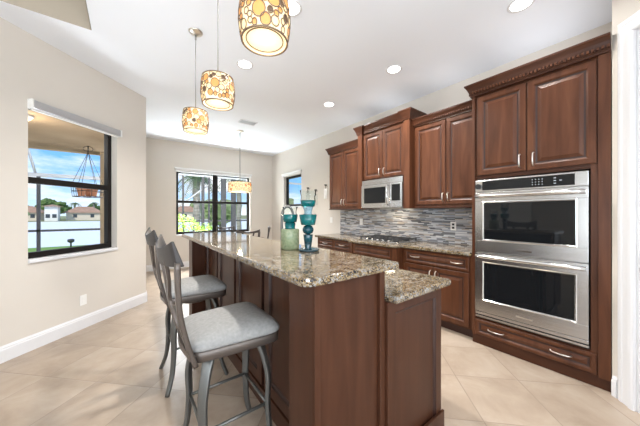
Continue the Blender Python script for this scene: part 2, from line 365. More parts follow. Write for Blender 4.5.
# ------------------------------------------------------------------ room shell
s2 = math.sqrt(.5)
FL = Frame((.225, 4.6), (-s2, -s2), (s2, -s2))          # left wall, s runs from the outside corner towards the camera
FF = Frame((0, 6.97), (1, 0), (0, -1))                    # far wall of the nook, s = X
FR = Frame((3.48, 0), (0, 1), (-1, 0))                    # cabinet wall, s = Y
FP = Frame((2.82, .188), (-s2, -s2), (-s2, s2))         # diagonal pantry wall
room = [(3.60, .05), (3.60, 7.1), (-.10, 7.1), (.10, 4.65), (-2.62, 1.93), (-2.62, -4.1), (1.72, -4.1), (1.72, -1.03), (2.85, .05)]
struct(MB().poly(room, -.12, 0).build('floor', M['floor']), 'beige stone-look tile floor laid diagonally', 'floor')
# ceiling with the tray opening: strips around the tray polygon
TX0, TX1, TY0, TY1, TCUT = -1.9, -.267, -1.0, 3.22, .95
cm = MB()
cm.box(TX1, 3.62, -4.2, 7.12, H, H+.1); cm.box(-2.7, TX1, TY1, 7.12, H, H+.1); cm.box(-2.7, TX1, -4.2, TY0, H, H+.1); cm.box(-2.7, TX0, TY0, TY1, H, H+.1)
cm.add([(TX0, TY1, z) for z in (H, H+.1)]+[(TX0+TCUT, TY1, z) for z in (H, H+.1)]+[(TX0, TY1-TCUT, z) for z in (H, H+.1)], [(0, 2, 4), (1, 3, 5), (2, 3, 5, 4)])
struct(cm.build('ceiling', M['ceiling'], recalc=False), 'smooth white ceiling', 'ceiling')
tp = [(TX1, TY0), (TX1, TY1), (TX0+TCUT, TY1), (TX0, TY1-TCUT), (TX0, TY0)]
tm = MB()
for i in range(5):
    a, b = tp[i], tp[(i+1) % 5]; d_ = Vector((b[0]-a[0], b[1]-a[1], 0)).normalized(); n_ = Vector((d_.y, -d_.x, 0)); n_ = n_ if n_.dot(Vector((-1-a[0], 1-a[1], 0))) > 0 else -n_; n_ = n_*.004
    tm.add([(a[0]+n_.x, a[1]+n_.y, H+.0005), (b[0]+n_.x, b[1]+n_.y, H+.0005), (b[0]+n_.x, b[1]+n_.y, H+.32), (a[0]+n_.x, a[1]+n_.y, H+.32)], [(0, 1, 2, 3)])
tm.poly(tp, H+.32, H+.40)
struct(tm.build('trim_1', M['tray'], recalc=False), 'beige painted recess of the tray ceiling', 'tray ceiling')

def wall(name, F, s0, s1, holes=(), z0=0, z1=H, t=.12, m='wall', label=None):
    mb = MB(); xs = sorted({s0, s1, *[h[0] for h in holes], *[h[1] for h in holes]})
    for a, b in zip(xs, xs[1:]):
        hs = [h for h in holes if h[0] <= a+1e-6 and h[1] >= b-1e-6]
        if not hs: mb.box(a, b, -t, 0, z0, z1, F)
        else:
            h = hs[0]
            if h[2] > z0: mb.box(a, b, -t, 0, z0, h[2], F)
            mb.box(a, b, -t, 0, h[3], z1, F)
    return struct(mb.build(name, M[m], recalc=False), label or 'cream painted wall', 'wall')
WL = (.47, 1.386, .87, 2.405)           # left window opening on FL: s0, s1, z0, z1
WF = (.94, 2.79, .80, 2.37)
WS = (5.36, 6.26, 1.50, 2.33)
wall('wall_left', FL, 0, 3.85, [WL], label='cream wall on the left with a lake-view window', t=.14)
struct(MB().poly([(.225, 4.6), (.225, 7.0), (.10, 7.0), (.10, 4.5)], 0, H).build('wall_nook', M['wall']), 'cream side wall of the breakfast nook', 'wall')
wall('wall_far', FF, .1, 3.6, [WF], label='cream far wall of the breakfast nook with wide window')
wall('wall_right', FR, .05, 7.1, [WS], label='cream wall behind the kitchen cabinets')
DO = (.165, .925)                       # pantry door opening along FP
wall('wall_pantry', FP, 0, 1.75, [(DO[0], DO[1], 0, 2.54)], label='cream diagonal wall around the pantry door', t=.1)
struct(MB().box(2.835, 3.48, .07, .17, 0, H).build('wall_alcove', M['wall']), 'cream wall end beside the oven cabinet', 'wall')
struct(MB().box(1.58, 1.72, -4.1, -1.02, 0, H).build('wall_side', M['wall']), 'cream side wall of the great room', 'wall')
FB = Frame((0, -4.0), (1, 0), (0, 1)); wall('wall_back', FB, -2.6, 1.7, [(-2.3, 1.5, .02, 2.55)], label='cream back wall with a wide sliding door opening')
FG = Frame((-2.5, 0), (0, 1), (1, 0)); wall('wall_great', FG, -4.1, 1.9, [(-3.0, .6, .02, 2.55)], label='cream great room wall with a glass door opening')

def baseboard(name, F, s0, s1, h=.14, label='white moulded baseboard'):
    mb = MB(); pr = [(0, 0), (.016, 0), (.016, h-.035), (.012, h-.028), (.012, h-.018), (.006, h-.008), (.004, h), (0, h)]
    vs = [F(s, n, z) for s in (s0, s1) for n, z in pr]; k = len(pr)
    mb.add(vs, [(i, (i+1) % k, k+(i+1) % k, k+i) for i in range(k)]+[list(range(k)), list(range(k, 2*k))])
    return struct(mb.build(name, M['trim']), label, 'baseboard')
baseboard('baseboard_left', FL, 0, 3.85, .145, 'white baseboard along the left wall')
baseboard('baseboard_far', FF, .225, 3.48, .14, 'white baseboard below the nook window')
baseboard('baseboard_right', FR, 3.90, 6.97, .14, 'white baseboard on the right nook wall')
baseboard('baseboard_pantry', FP, .012, .045, .145, 'short white baseboard between oven cabinet and door casing')
baseboard('baseboard_nook', Frame((.225, 0), (0, 1), (1, 0)), 4.6, 6.97, .14, 'white baseboard on the left nook wall')

# door casing and pantry door
def casing():
    mb = MB(); pr = [(0, 0), (0, .020), (.012, .026), (.03, .026), (.036, .019), (.075, .015), (.082, .019), (.10, .017), (.115, .010), (.115, 0)]
    a0, a1, zt = DO[0], DO[1], 2.54
    rows = [lambda o: (a0-o, 0), lambda o: (a0-o, zt+o), lambda o: (a1+o, zt+o), lambda o: (a1+o, 0)]
    k = len(pr); vs = []
    for rw in rows:
        for o, n in pr:
            a, z = rw(.115-o if False else o); vs.append(FP(a, n, z))
    fs = [(r*k+i, r*k+i+1, (r+1)*k+i+1, (r+1)*k+i) for r in range(3) for i in range(k-1)]
    mb.add(vs, fs)
    mb.box(a0-.001, a0+.018, -.1, .004, 0, zt, FP); mb.box(a1-.018, a1+.001, -.1, .004, 0, zt, FP); mb.box(a0, a1, -.1, .004, zt-.018, zt, FP)
    struct(mb.build('trim_2', M['trim']), 'white moulded casing around the pantry door', 'door casing')
casing()
dr = empty('door_1', FP(DO[0], -.03, 0)); struct(dr, 'white pantry door with a lever handle at the right edge', 'door')
a0, a1 = DO[0]+.02, DO[1]-.02
dm = MB(); dm.box(a0, a1, -.075, -.045, .008, 2.515, FP)
for z0, z1 in ((.12, .95), (1.06, 2.4)):
    dm.loops(FP, a0+.01, a1-.01, z0-.10, z1+.10, [(0, -.045), (0, -.040), (.10, -.040), (.115, -.048), (.12, -.048), (.16, -.042)], back=False)
dm.build('door_leaf', M['trim'], dr)
hm = MB(); hm.tube([FP(.205, -.04, .95), FP(.205, .012, .95)], .011, 10); hm.tube([FP(.205, .008, .95), FP(.30, .012, .95), FP(.315, .006, .95)], .009, 10); hm.tube([FP(.205, -.045, .95), FP(.205, -.034, .95)], .028, 16)
hm.build('door_handle', M['nickel'], dr)

# windows --------------------------------------------------------
def window(name, F, W, cols, meet, label, depth=.10, fw=.055):
    s0, s1, z0, z1 = W; r = empty(name, F(s0, -depth, z0)); struct(r, label, 'window')
    n0, n1 = -depth-.06, -depth
    fm = MB(); fm.box(s0, s0+fw, n0, n1, z0, z1, F, bev=.004); fm.box(s1-fw, s1, n0, n1, z0, z1, F, bev=.004); fm.box(s0+fw, s1-fw, n0, n1, z0, z0+fw*1.25, F, bev=.004); fm.box(s0+fw, s1-fw, n0, n1, z1-fw, z1, F, bev=.004)
    fm.build('window_frame', M['bronze_frame'], r)
    es = [s0+fw]
    for c, cw in cols:
        MB().box(c-cw/2, c+cw/2, n0, n1+.004, z0+fw, z1-fw, F, bev=.004).build('mullion', M['bronze_frame'], r); es += [c-cw/2, c+cw/2]
    es += [s1-fw]
    for a, b in zip(es[::2], es[1::2]):
        if meet is None:
            g = MB(); g.add([F(a, -depth-.035, z0+fw), F(b, -depth-.035, z0+fw), F(b, -depth-.035, z1-fw), F(a, -depth-.035, z1-fw)], [(0, 1, 2, 3)]); g.build('pane', M['pane'], r); continue
        MB().box(a, b, n0+.005, n1-.002, meet-.032, meet+.032, F, bev=.004).build('meeting_rail', M['bronze_frame'], r)
        g = MB(); g.add([F(a, -depth-.035, z0+fw), F(b, -depth-.035, z0+fw), F(b, -depth-.035, meet-.03), F(a, -depth-.035, meet-.03)], [(0, 1, 2, 3)]); g.build('pane', M['pane'], r)
        g = MB(); g.add([F(a, -depth-.045, meet+.03), F(b, -depth-.045, meet+.03), F(b, -depth-.045, z1-fw), F(a, -depth-.045, z1-fw)], [(0, 1, 2, 3)]); g.build('pane', M['pane'], r)
    MB().box(s0-.0, s1+.0, -depth, .022, z0-.03, z0+.004, F, bev=.006).build('window_sill', M['trim'], r)
    return r
window('window_1', FL, WL, [], 1.65, 'dark-framed window on the left wall looking over a lake', .08, .05)
window('window_2', FF, WF, [(1.86, .13)], 1.61, 'wide dark-framed double window on the far nook wall', .08)
window('window_3', FR, WS, [], None, 'small high window on the right nook wall beside the corner', .08)
# blinds
b = empty('roller_blind', FL(.45, 0, 2.345), 'silver roller blind cassette above the left lake-view window', 'blind')
MB().box(.462, 1.378, 0, .055, 2.328, 2.408, FL, bev=.014).build('cassette', M['silver'], b)
MB().box(.448, .462, -.0, .06, 2.323, 2.413, FL, bev=.004).build('end_cap', M['plastic_white'], b); MB().box(1.378, 1.392, .0, .06, 2.323, 2.413, FL, bev=.004).build('end_cap', M['plastic_white'], b)
MB().box(.475, 1.37, .006, .03, 2.312, 2.330, FL, bev=.004).build('bottom_bar', M['plastic_white'], b)
b = empty('window_shade', FF(.90, 0, 2.3), 'white pleated shade raised to the top of the wide nook window', 'shade')
sm_ = MB(); sm_.box(.90, 2.83, 0, .06, 2.385, 2.43, FF, bev=.008); sm_.build('headrail', M['plastic_white'], b)
sm_ = MB()
for i in range(4): sm_.box(.92, 2.81, .004, .05, 2.328+i*.014, 2.340+i*.014, FF, bev=.003)
sm_.build('pleats', M['blind_white'], b)
b = empty('window_shade', FR(5.35, 0, 2.33), 'white pleated shade raised over the small high window', 'shade')
MB().box(5.32, 6.30, 0, .055, 2.375, 2.415, FR, bev=.008).build('headrail', M['plastic_white'], b)
sm_ = MB()
for i in range(3): sm_.box(5.34, 6.28, .004, .045, 2.332+i*.014, 2.344+i*.014, FR, bev=.003)
sm_.build('pleats', M['blind_white'], b)

# ------------------------------------------------------------------ ceiling fittings
DLS = [((1.089, 2.876), 'recessed ceiling light between the middle and left hanging pendants'), ((1.098, 1.851), 'recessed ceiling light partly behind the largest nearest pendant'),
       ((2.553, 1.893), 'recessed ceiling light in front of the microwave cabinets'), ((2.551, 3.125), 'recessed ceiling light farthest back, near the far cabinet end'),
       ((2.59, .667), 'recessed ceiling light in front of the tall oven cabinet, cut by the top edge')]
proto = None
for (x, y), lab in DLS:
    if proto is None:
        proto = empty('recessed_light', (0, 0, 0)); c = MB(); c.lathe([(.072, -.0), (.088, -.006), (.094, -.002), (.094, 0)], n=32, cap=False); c.build('trim_ring', M['trim'], proto)
        c = MB(); c.lathe([(.0005, -.004), (.072, -.003), (.073, 0)], n=32, cap=False); c.build('lens', M['lamp'], proto); o = proto
    else: o = copy_tree(proto)
    o.location = (x, y, H-.0005); tag(o, lab, 'ceiling light', 'recessed ceiling lights')
v = empty('air_vent', (1.82, 4.66, H), 'small white slatted air vent in the ceiling beyond the pendants', 'vent')
FV = Frame((1.82, 4.66), (1, 0), (0, 1))
vm = MB(); vm.box(-.16, .16, -.10, -.082, H-.012, H-.001, FV); vm.box(-.16, .16, .082, .10, H-.012, H-.001, FV); vm.box(-.16, -.142, -.082, .082, H-.012, H-.001, FV); vm.box(.142, .16, -.082, .082, H-.012, H-.001, FV); vm.build('frame', M['trim'], v)
vm = MB(); vm.box(-.142, .142, -.082, .082, H-.003, H-.001, FV); vm.build('duct_shade', M['iron'], v)  # dark plate behind the slats; the duct's shade is given as colour
vm = MB()
for i in range(6): vm.box(-.142, .142, -.074+i*.027, -.060+i*.027, H-.010, H-.004, FV)
vm.build('slats', M['silver'], v)

def ring(c, u, vv, r, n, tr, mb, mi=0, ell=1.0, nn=None, rad=None):
    pts = []
    for i in range(n):
        a = 2*PI*i/n; pts.append((c+u*math.cos(a)*r+vv*math.sin(a)*r*ell))
    if rad:                                        # wrap on the cylinder
        pts = [Vector((math.cos(p.x/rad)*rad, math.sin(p.x/rad)*rad, p.y)) for p in pts]
    mb.tube(pts, tr, 5, mi, closed=True)
def shade_parts(root, r, z0, z1, nd, seed, taper=.88, pale=False):
    rg = random.Random(seed); h = z1-z0
    def rr(z): q = (z-z0)/h; return r*(taper+(1-taper)*math.sin(PI*min(1, max(0, q*.92+.04))))
    ms = MB(); ms.lathe([(rr(z0+h*i/10)-.006, z0+h*i/10) for i in range(11)], n=36, cap=False); ms.build('fabric_shade', M['shade'], root)
    md = MB(); md.lathe([(.0005, z0+.012), (rr(z0)-.02, z0+.010), (rr(z0)-.016, z0+.012)], n=36, cap=False); md.build('diffuser', M['diffuser'], root)
    mw = MB(); md2 = MB()
    for zz in (z0, z1): mw.tube([(rr(zz)*math.cos(a), rr(zz)*math.sin(a), zz) for a in [2*PI*i/36 for i in range(36)]], .0042, 6, closed=True)
    mw.tube([((rr(z0)-.02)*math.cos(a), (rr(z0)-.02)*math.sin(a), z0+.006) for a in [2*PI*i/36 for i in range(36)]], .0028, 6, closed=True)
    placed = []; tries = 0; rad = r*.965; L = 2*PI*rad
    while len(placed) < nd and tries < 9000:
        tries += 1; q = rg.choice([.011, .015, .018, .022, .026])*(r/.11)**.6; x = rg.uniform(0, L); z = rg.uniform(z0+q+.004, z1-q-.004)
        if all((min(abs(x-a), L-abs(x-a))**2+(z-b)**2)**.5 > (q+c)*.97 for a, b, c in placed): placed.append((x, z, q))
    for x, z, q in placed:
        pts = []; k = 14; el = rg.uniform(1, 1.25)
        for i in range(k):
            a = 2*PI*i/k; xx = x+q*math.cos(a); zz = min(z1-.004, max(z0+.004, z+q*el*math.sin(a))); R0 = rr(zz)+.001; pts.append(Vector((R0*math.cos(xx/rad), R0*math.sin(xx/rad), zz)))
        mw.tube(pts, .0024, 5, closed=True)
        mi = rg.choice([0, 0, 1, 1]) if q > .0155 else rg.choice([1, 1, 0, 0, 2])
        if pale: mi = 1 if rg.random() < .82 else 0
        cc = Vector(((rr(z)-.001)*math.cos(x/rad), (rr(z)-.001)*math.sin(x/rad), z)); md2.add([cc]+[p*.995 for p in pts], [(0, 1+i, 1+(i+1) % k) for i in range(k)], min(mi, 2))
    mw.build('ring_lattice', M['ring'], root, recalc=False); md2.build('disc_inlay', [M['amber'], M['ivory'], M['umber']], root, recalc=False)
pend = empty('pendant_light', (0, 0, 0))
ZB, ZT = 2.10-H, 2.29-H
cp = MB(); cp.lathe([(.002, -.028), (.02, -.026), (.05, -.014), (.062, -.006), (.063, 0)], n=28); cp.build('canopy', M['nickel'], pend)
cp = MB(); cp.tube([(0, 0, -.02), (0, 0, -.06), (0, 0, ZT+.02)], .0035, 8); cp.tube([(0, 0, -.03), (0, 0, -.075)], .008, 8); cp.build('stem', M['stem'], pend)
cp = MB(); cp.lathe([(.012, ZT+.03), (.02, ZT+.02), (.02, ZT-.05)], n=16)
for a in range(3): cp.tube([(0, 0, ZT-.001), (.10*math.cos(a*2.094), .10*math.sin(a*2.094), ZT-.001)], .003, 6)
cp.build('socket', M['nickel'], pend)
shade_parts(pend, .114, ZB, ZT, 90, 3)
def glow(root, z, e):
    d = bpy.data.lights.new('bulb', 'POINT'); d.energy = e; d.color = (1, .84, .62); d.shadow_soft_size = .05; o = bpy.data.objects.new('bulb', d); COL.objects.link(o); o.parent = root; o.location = (0, 0, z)
glow(pend, ZB-.06, .6)
PL = [((.52, 2.646), 0, 'mosaic-disc pendant light hanging lowest in the picture, farthest over the bar', 'a'), ((.52, 1.90), 1.3, 'middle of the three mosaic-disc pendants over the bar', ''), ((.50, 1.075), 2.9, 'nearest and largest mosaic-disc pendant, cut by the top edge', '')]
for i, ((x, y), rz, lab, _) in enumerate(PL):
    o = pend if i == 0 else copy_tree(pend); o.location = (x, y, H); o.rotation_euler = (0, 0, rz); tag(o, lab, 'pendant light', 'pendants over the island bar')
ch = empty('drum_chandelier', (0, 0, 0), 'wide drum chandelier of lit mosaic discs over the nook table', 'chandelier')
cp = MB(); cp.lathe([(.002, -.035), (.05, -.02), (.075, -.006), (.075, 0)], n=28); cp.build('canopy', M['nickel'], ch)
cp = MB(); cp.tube([(0, 0, -.02), (0, 0, 2.0-H)], .008, 10)
for a in range(3): cp.tube([(0, 0, 2.0-H), (.225*math.cos(a*2.094), .225*math.sin(a*2.094), 1.965-H)], .004, 6)
cp.build('stem', M['stem'], ch)
shade_parts(ch, .236, 1.77-H, 1.965-H, 110, 9, .97, True); glow(ch, 1.72-H, 12); ch.location = (1.884, 5.257, H)

# ------------------------------------------------------------------ cabinets
WD = [M['wood'], M['glaze'], M['wood_h'], M['kick']]
def door_prof(st, n0=0, t=.02): # raised panel
    return [(0, n0), (0, n0+t-.003), (.004, n0+t), (st-.012, n0+t), (st-.006, n0+t-.004), (st, n0+t-.009), (st+.006, n0+t-.011), (st+.014, n0+t-.011), (st+.036, n0+t-.004), (st+.040, n0+t-.002)], [0, 0, 0, 0, 0, 1, 1, 0, 0, 0]
def raised(mb, F, a0, a1, z0, z1, st=.055, n0=0):
    p, m = door_prof(st, n0); return mb.loops(F, a0, a1, z0, z1, p, m)
def pull_v(F, a, z0, z1, n, parent, name='handle'):
    mb = MB(); mb.tube([F(a, n, z0), F(a, n+.018, z0+.004), F(a, n+.027, z0+.02), F(a, n+.030, (z0+z1)/2), F(a, n+.027, z1-.02), F(a, n+.018, z1-.004), F(a, n, z1)], [.006, .0055, .005, .0058, .005, .0055, .006], 8)
    return mb.build(name, M['nickel'], parent)
def pull_h(F, a0, a1, z, n, parent, name='handle'):
    mb = MB(); mb.tube([F(a0, n, z), F(a0+.004, n+.018, z), F(a0+.02, n+.027, z-.002), F((a0+a1)/2, n+.030, z-.004), F(a1-.02, n+.027, z-.002), F(a1-.004, n+.018, z), F(a1, n, z)], [.006, .0055, .005, .0058, .005, .0055, .006], 8)
    return mb.build(name, M['nickel'], parent)
def door(parent, F, a0, a1, z0, z1, hp=None, st=.055, name='door', n0=0):
    d = raised(MB(), F, a0, a1, z0, z1, st, n0).build(name, WD, parent)
    if hp and hp[0] == 'v': pull_v(F, hp[1], hp[2], hp[3], n0+.02, d)
    if hp and hp[0] == 'h':
        for q0, q1 in hp[1]: pull_h(F, q0, q1, hp[2], n0+.012, d)
    return d
def crown(parent, path, z0, h, out, dent=True, F=None):
    """sweep a crown profile along a plan path that runs with the outside on its left"""
    pr = [(0, 0), (.012, .0), (.012, h*.12), (.018, h*.2), (.018, h*.30), (out*.45, h*.42), (out*.62, h*.62), (out*.85, h*.80), (out*.92, h*.84), (out, h*.88), (out, h), (0, h)]
    P = [Vector(p) for p in path]; nr = []
    for i in range(len(P)):
        a = (P[i]-P[i-1]).normalized() if i else (P[1]-P[0]).normalized(); b = (P[i+1]-P[i]).normalized() if i < len(P)-1 else a
        na = Vector((-a.y, a.x)); nb = Vector((-b.y, b.x)); nr.append((na+nb)/max(.3, 1+na.dot(nb)))
    mb = MB(); k = len(pr)
    vs = [(P[i].x+nr[i].x*o, P[i].y+nr[i].y*o, z0+z) for i in range(len(P)) for o, z in pr]
    mb.add(vs, [(i*k+j, i*k+(j+1) % k, (i+1)*k+(j+1) % k, (i+1)*k+j) for i in range(len(P)-1) for j in range(k)]+[list(range(k)), list(range((len(P)-1)*k, len(P)*k))])
    # cap closing the top of the box behind the moulding
    if dent:
        for i in range(len(P)-1):
            d = (P[i+1]-P[i]); L = d.length; d.normalize(); nn = Vector((-d.y, d.x)); s = .006
            while s < L-.01:
                q = P[i]+d*s; G = Frame(q, d, nn); mb.box(0, .013, .014, .033, z0+h*.24, z0+h*.41, G, 1); s += .026
    return mb.build('crown_molding', [M['wood_h'], M['wood']], parent)
def carcass(parent, F, a0, a1, z0, z1, depth, rails, stiles, kick=None, name='carcass'):
    mb = MB(); mb.box(a0, a1, -depth, -.001, z0, z1, F, 0)
    return mb.build(name, WD, parent)

# tall oven cabinet: face at X=2.84, doors proud of it
FT = Frame((2.84, 0), (0, 1), (-1, 0)); TY_0, TY_1 = .192, 1.134
t = empty('oven_cabinet', (3.1, .65, 0), 'tall cherry cabinet holding the double oven, at the right end of the run', 'cabinet')
cb = MB(); cb.box(TY_0, TY_0+.105, -.63, 0, .085, 2.505, FT, 0); cb.box(1.10, TY_1, -.63, 0, .085, 2.505, FT, 0)
cb.box(TY_0+.105, 1.10, -.63, 0, 1.665, 2.505, FT, 2); cb.box(TY_0+.105, 1.10, -.63, 0, .085, .268, FT, 2); cb.box(TY_0+.105, 1.10, -.63, -.60, .268, 1.665, FT, 0)
cb.build('carcass', WD, t)
MB().box(TY_0, TY_0+.065, 0, .021, .085, 2.505, FT, 0, bev=.002).build('end_stile', WD, t); MB().box(1.108, TY_1, 0, .018, .085, 2.505, FT, 0, bev=.002).build('end_stile', WD, t)
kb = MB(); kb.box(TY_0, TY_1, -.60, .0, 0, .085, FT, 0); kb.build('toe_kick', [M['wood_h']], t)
door(t, FT, .692, 1.085, 1.70, 2.485, ('v', .735, 1.735, 1.85))
door(t, FT, .265, .682, 1.70, 2.485, ('v', .639, 1.735, 1.85))
door(t, FT, .265, 1.104, .10, .252, ('h', [(.40, .53), (.86, .99)], .178), .036, 'drawer')
crown(t, [(2.82, TY_0), (2.82, TY_1), (3.478, TY_1)], 2.505, .12, .055)
struct_top = MB(); struct_top.box(TY_0, TY_1, -.63, .02, 2.5051, 2.52, FT, 0); struct_top.build('top_panel', WD, t)

# double oven
o = empty('double_oven', (2.82, .70, .28), 'stainless double wall oven built into the tall cabinet', 'oven')
OY0, OY1 = .305, 1.098
MB().box(OY0+.01, OY1-.01, -.55, 0, .283, 1.645, FT, 0).build('oven_body', [M['steel']], o)
MB().box(OY0, OY1, 0.001, .028, 1.532, 1.648, FT, 0, bev=.004).build('control_panel', [M['steel']], o)
MB().box(OY0+.075, OY1-.062, .028, .031, 1.546, 1.636, FT, 0, bev=.001).build('control_glass', [M['black_glass']], o)
mk = MB()
for i in range(3):
    for j in range(4): mk.box(OY0+.27+j*.022, OY0+.276+j*.022, .0312, .0318, 1.566+i*.022, 1.570+i*.022, FT)
for i in range(3): mk.box(OY0+.185, OY0+.200, .0312, .0318, 1.566+i*.022, 1.570+i*.022, FT)
mk.box(OY0+.15, OY0+.165, .0312, .0318, 1.588, 1.592, FT); mk.build('display_print', [M['screen']], o)['kind'] = 'stuff'
kn = MB(); kn.tube([FT(OY1-.03, .022, 1.585), FT(OY1-.03, .05, 1.585)], .026, 20); kn.build('control_knob', [M['black']], o)
def oven_door(z0, z1):
    prof = [(0, .001), (0, .030), (.005, .036), (.062, .036), (.070, .029)]
    mb = MB(); mb.loops(FT, OY0, OY1, z0, z1, prof, [0, 0, 0, 1, 2])
    d = mb.build('oven_door', [M['steel'], M['steel_hi'], M['black_glass']], o)
    return d
def oven_door2(z0, z1):
    top = .088; bot = .112; sd = .062
    mb = MB(); mb.box(OY0, OY1, .001, .034, z0, z0+bot, FT, 0, bev=.003); mb.box(OY0, OY1, .001, .034, z1-top, z1, FT, 0, bev=.003)
    mb.box(OY0, OY0+sd, .001, .034, z0+bot-.001, z1-top+.001, FT, 0); mb.box(OY1-sd, OY1, .001, .034, z0+bot-.001, z1-top+.001, FT, 0)
    d = mb.build('oven_door', [M['steel']], o)
    MB().loops(FT, OY0+sd, OY1-sd, z0+bot, z1-top, [(0, .002), (0, .035), (.006, .037), (.012, .030), (.014, .028)], [0, 0, 0, 0, 1], mi=0).build('oven_window', [M['steel_hi'], M['black_glass']], d)
    hb = MB(); zz = z1-.036
    hb.tube([FT(OY0+.012+(OY1-OY0-.024)*i/10, .056+.012*math.sin(PI*i/10), zz) for i in range(11)], .018, 12)
    for a in (OY0+.07, OY1-.07): hb.tube([FT(a, .034, zz), FT(a, .062, zz)], .012, 10)
    hb.build('handle', M['steel_hi'], d)
    bdg = MB(); bdg.box((OY0+OY1)/2-.06, (OY0+OY1)/2+.06, .0342, .036, z0+.035, z0+.05, FT, bev=.0006); bdg.build('badge', M['steel_hi'], d)
oven_door2(.938, 1.525); oven_door2(.345, .930)
vt = MB(); vt.box(OY0, OY1, .001, .020, .283, .300, FT); vt.box(OY0, OY1, .001, .026, .312, .340, FT, bev=.003); vt.build('vent_trim', [M['steel']], o); MB().box(OY0+.004, OY1-.004, .001, .008, .3005, .3115, FT).build('vent_gap_shade', [M['black']], o)  # black strip in the gap draws its shade as colour

# upper cabinets
def upper(label, X, y0, y1, z0, z1, doors, cr, hz=None, name='wall_cabinet'):
    F = Frame((X, 0), (0, 1), (-1, 0)); t = empty(name, (3.4, (y0+y1)/2, z0), label, 'cabinet', 'upper cabinets on the tiled wall')
    MB().box(y0, y1, -(3.478-X), 0, z0, z1, F, 0).build('carcass', WD, t)
    for a0, a1, hs in doors:
        door(t, F, a0, a1, z0+.025, z1-.02, ('v', a0+.03 if hs < 0 else a1-.03, z0+.06, z0+.165))
    MB().box(y0, y1, -(3.478-X), .018, z0-.022, z0-.001, F, 2, bev=.004).build('bottom_rail', WD, t)
    return t, F
t, F = upper('cherry wall cabinet with two doors between the oven tower and the microwave', 3.145, 1.136, 1.995, 1.41, 2.50, [(1.160, 1.552, 1), (1.560, 1.975, -1)], None)
crown(t, [(3.125, 1.195), (3.125, 1.995)], 2.495, .10, .05)
t, F = upper('cherry wall cabinet farthest left, ending on the bare cream wall', 3.145, 2.965, 3.83, 1.41, 2.46, [(3.005, 3.415, 1), (3.423, 3.815, -1)], None)
crown(t, [(3.125, 2.966), (3.125, 3.83), (3.478, 3.83)], 2.455, .115, .05, False)
# microwave cabinet with two projecting pilasters
F = Frame((3.075, 0), (0, 1), (-1, 0)); t = empty('microwave_cabinet', (3.4, 2.48, 1.85), 'raised cherry wall cabinet with pilasters over the microwave', 'cabinet')
MB().box(2.095, 2.865, -.402, 0, 1.848, 2.60, F, 0).build('carcass', WD, t)
door(t, F, 2.105, 2.476, 1.86, 2.575, ('v', 2.44, 1.90, 2.00)); door(t, F, 2.484, 2.855, 1.86, 2.575, ('v', 2.52, 1.90, 2.00))
for a0, a1 in ((1.998, 2.093), (2.867, 2.962)): MB().box(a0, a1, -.402, .045, 1.39, 2.60, F, 0, bev=.003).build('pilaster', WD, t)
crown(t, [(3.478, 1.998), (3.03, 1.998), (3.03, 2.093), (3.055, 2.093), (3.055, 2.867), (3.03, 2.867), (3.03, 2.962), (3.478, 2.962)], 2.60, .125, .055, False)
MB().box(1.998, 2.962, -.402, .02, 2.6001, 2.62, F, 0).build('top_panel', WD, t)
# microwave
FM = Frame((3.035, 0), (0, 1), (-1, 0)); mw = empty('microwave', (3.25, 2.48, 1.40), 'stainless over-the-range microwave below the raised cabinet', 'microwave')
MB().box(2.10, 2.86, -.40, 0, 1.402, 1.838, FM, 0, bev=.004).build('housing', [M['steel']], mw)
MB().box(2.10, 2.86, .0005, .012, 1.762, 1.838, FM, 0, bev=.003).build('vent_grille', [M['steel']], mw)
md = MB(); md.box(2.31, 2.86, .0005, .026, 1.41, 1.757, FM, 0, bev=.004); d = md.build('microwave_door', [M['steel']], mw)
MB().box(2.385, 2.80, .026, .029, 1.475, 1.715, FM, 0, bev=.001).build('door_window', [M['black_glass']], d)
hb = MB(); hb.tube([FM(2.335, .026, 1.44), FM(2.332, .055, 1.46), FM(2.330, .068, 1.585), FM(2.332, .055, 1.71), FM(2.335, .026, 1.73)], .011, 10); hb.build('handle', [M['steel_hi']], d)
MB().box(2.10, 2.305, .0005, .024, 1.41, 1.757, FM, 0, bev=.003).build('control_panel', [M['steel']], mw)
MB().box(2.135, 2.275, .024, .0265, 1.50, 1.735, FM, 0, bev=.001).build('keypad', [M['black_glass']], mw)

# base cabinets
def base(label, X, y0, y1, name='base_cabinet'):
    F = Frame((X, 0), (0, 1), (-1, 0)); t = empty(name, (3.2, (y0+y1)/2, 0), label, 'cabinet', 'base cabinets under the wall counter')
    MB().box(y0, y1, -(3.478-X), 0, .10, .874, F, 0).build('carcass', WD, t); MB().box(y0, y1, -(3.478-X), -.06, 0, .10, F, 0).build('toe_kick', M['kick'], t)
    return t, F
t, F = base('cherry base cabinet with a wide drawer beside the oven tower', 2.86, 1.136, 1.985)
door(t, F, 1.175, 1.945, .705, .862, ('h', [(1.24, 1.36), (1.74, 1.86)], .785), .036, 'drawer')
door(t, F, 1.175, 1.556, .125, .69, ('v', 1.526, .54, .65)); door(t, F, 1.564, 1.945, .125, .69, ('v', 1.594, .54, .65))
t, F = base('cherry base cabinet bumped out with pilasters under the cooktop', 2.76, 1.987, 2.873, 'cooktop_cabinet')
door(t, F, 2.075, 2.785, .715, .862, None, .036, 'false_drawer'); door(t, F, 2.075, 2.426, .125, .70, ('v', 2.396, .55, .66)); door(t, F, 2.434, 2.785, .125, .70, ('v', 2.464, .55, .66))
for a0, a1 in ((1.987, 2.065), (2.795, 2.873)): MB().box(a0, a1, .0005, .022, .0, .874, F, 0, bev=.004).build('pilaster', WD, t)
t, F = base('cherry base cabinet farthest left with two drawer fronts, below the bare wall', 2.86, 2.875, 3.84)
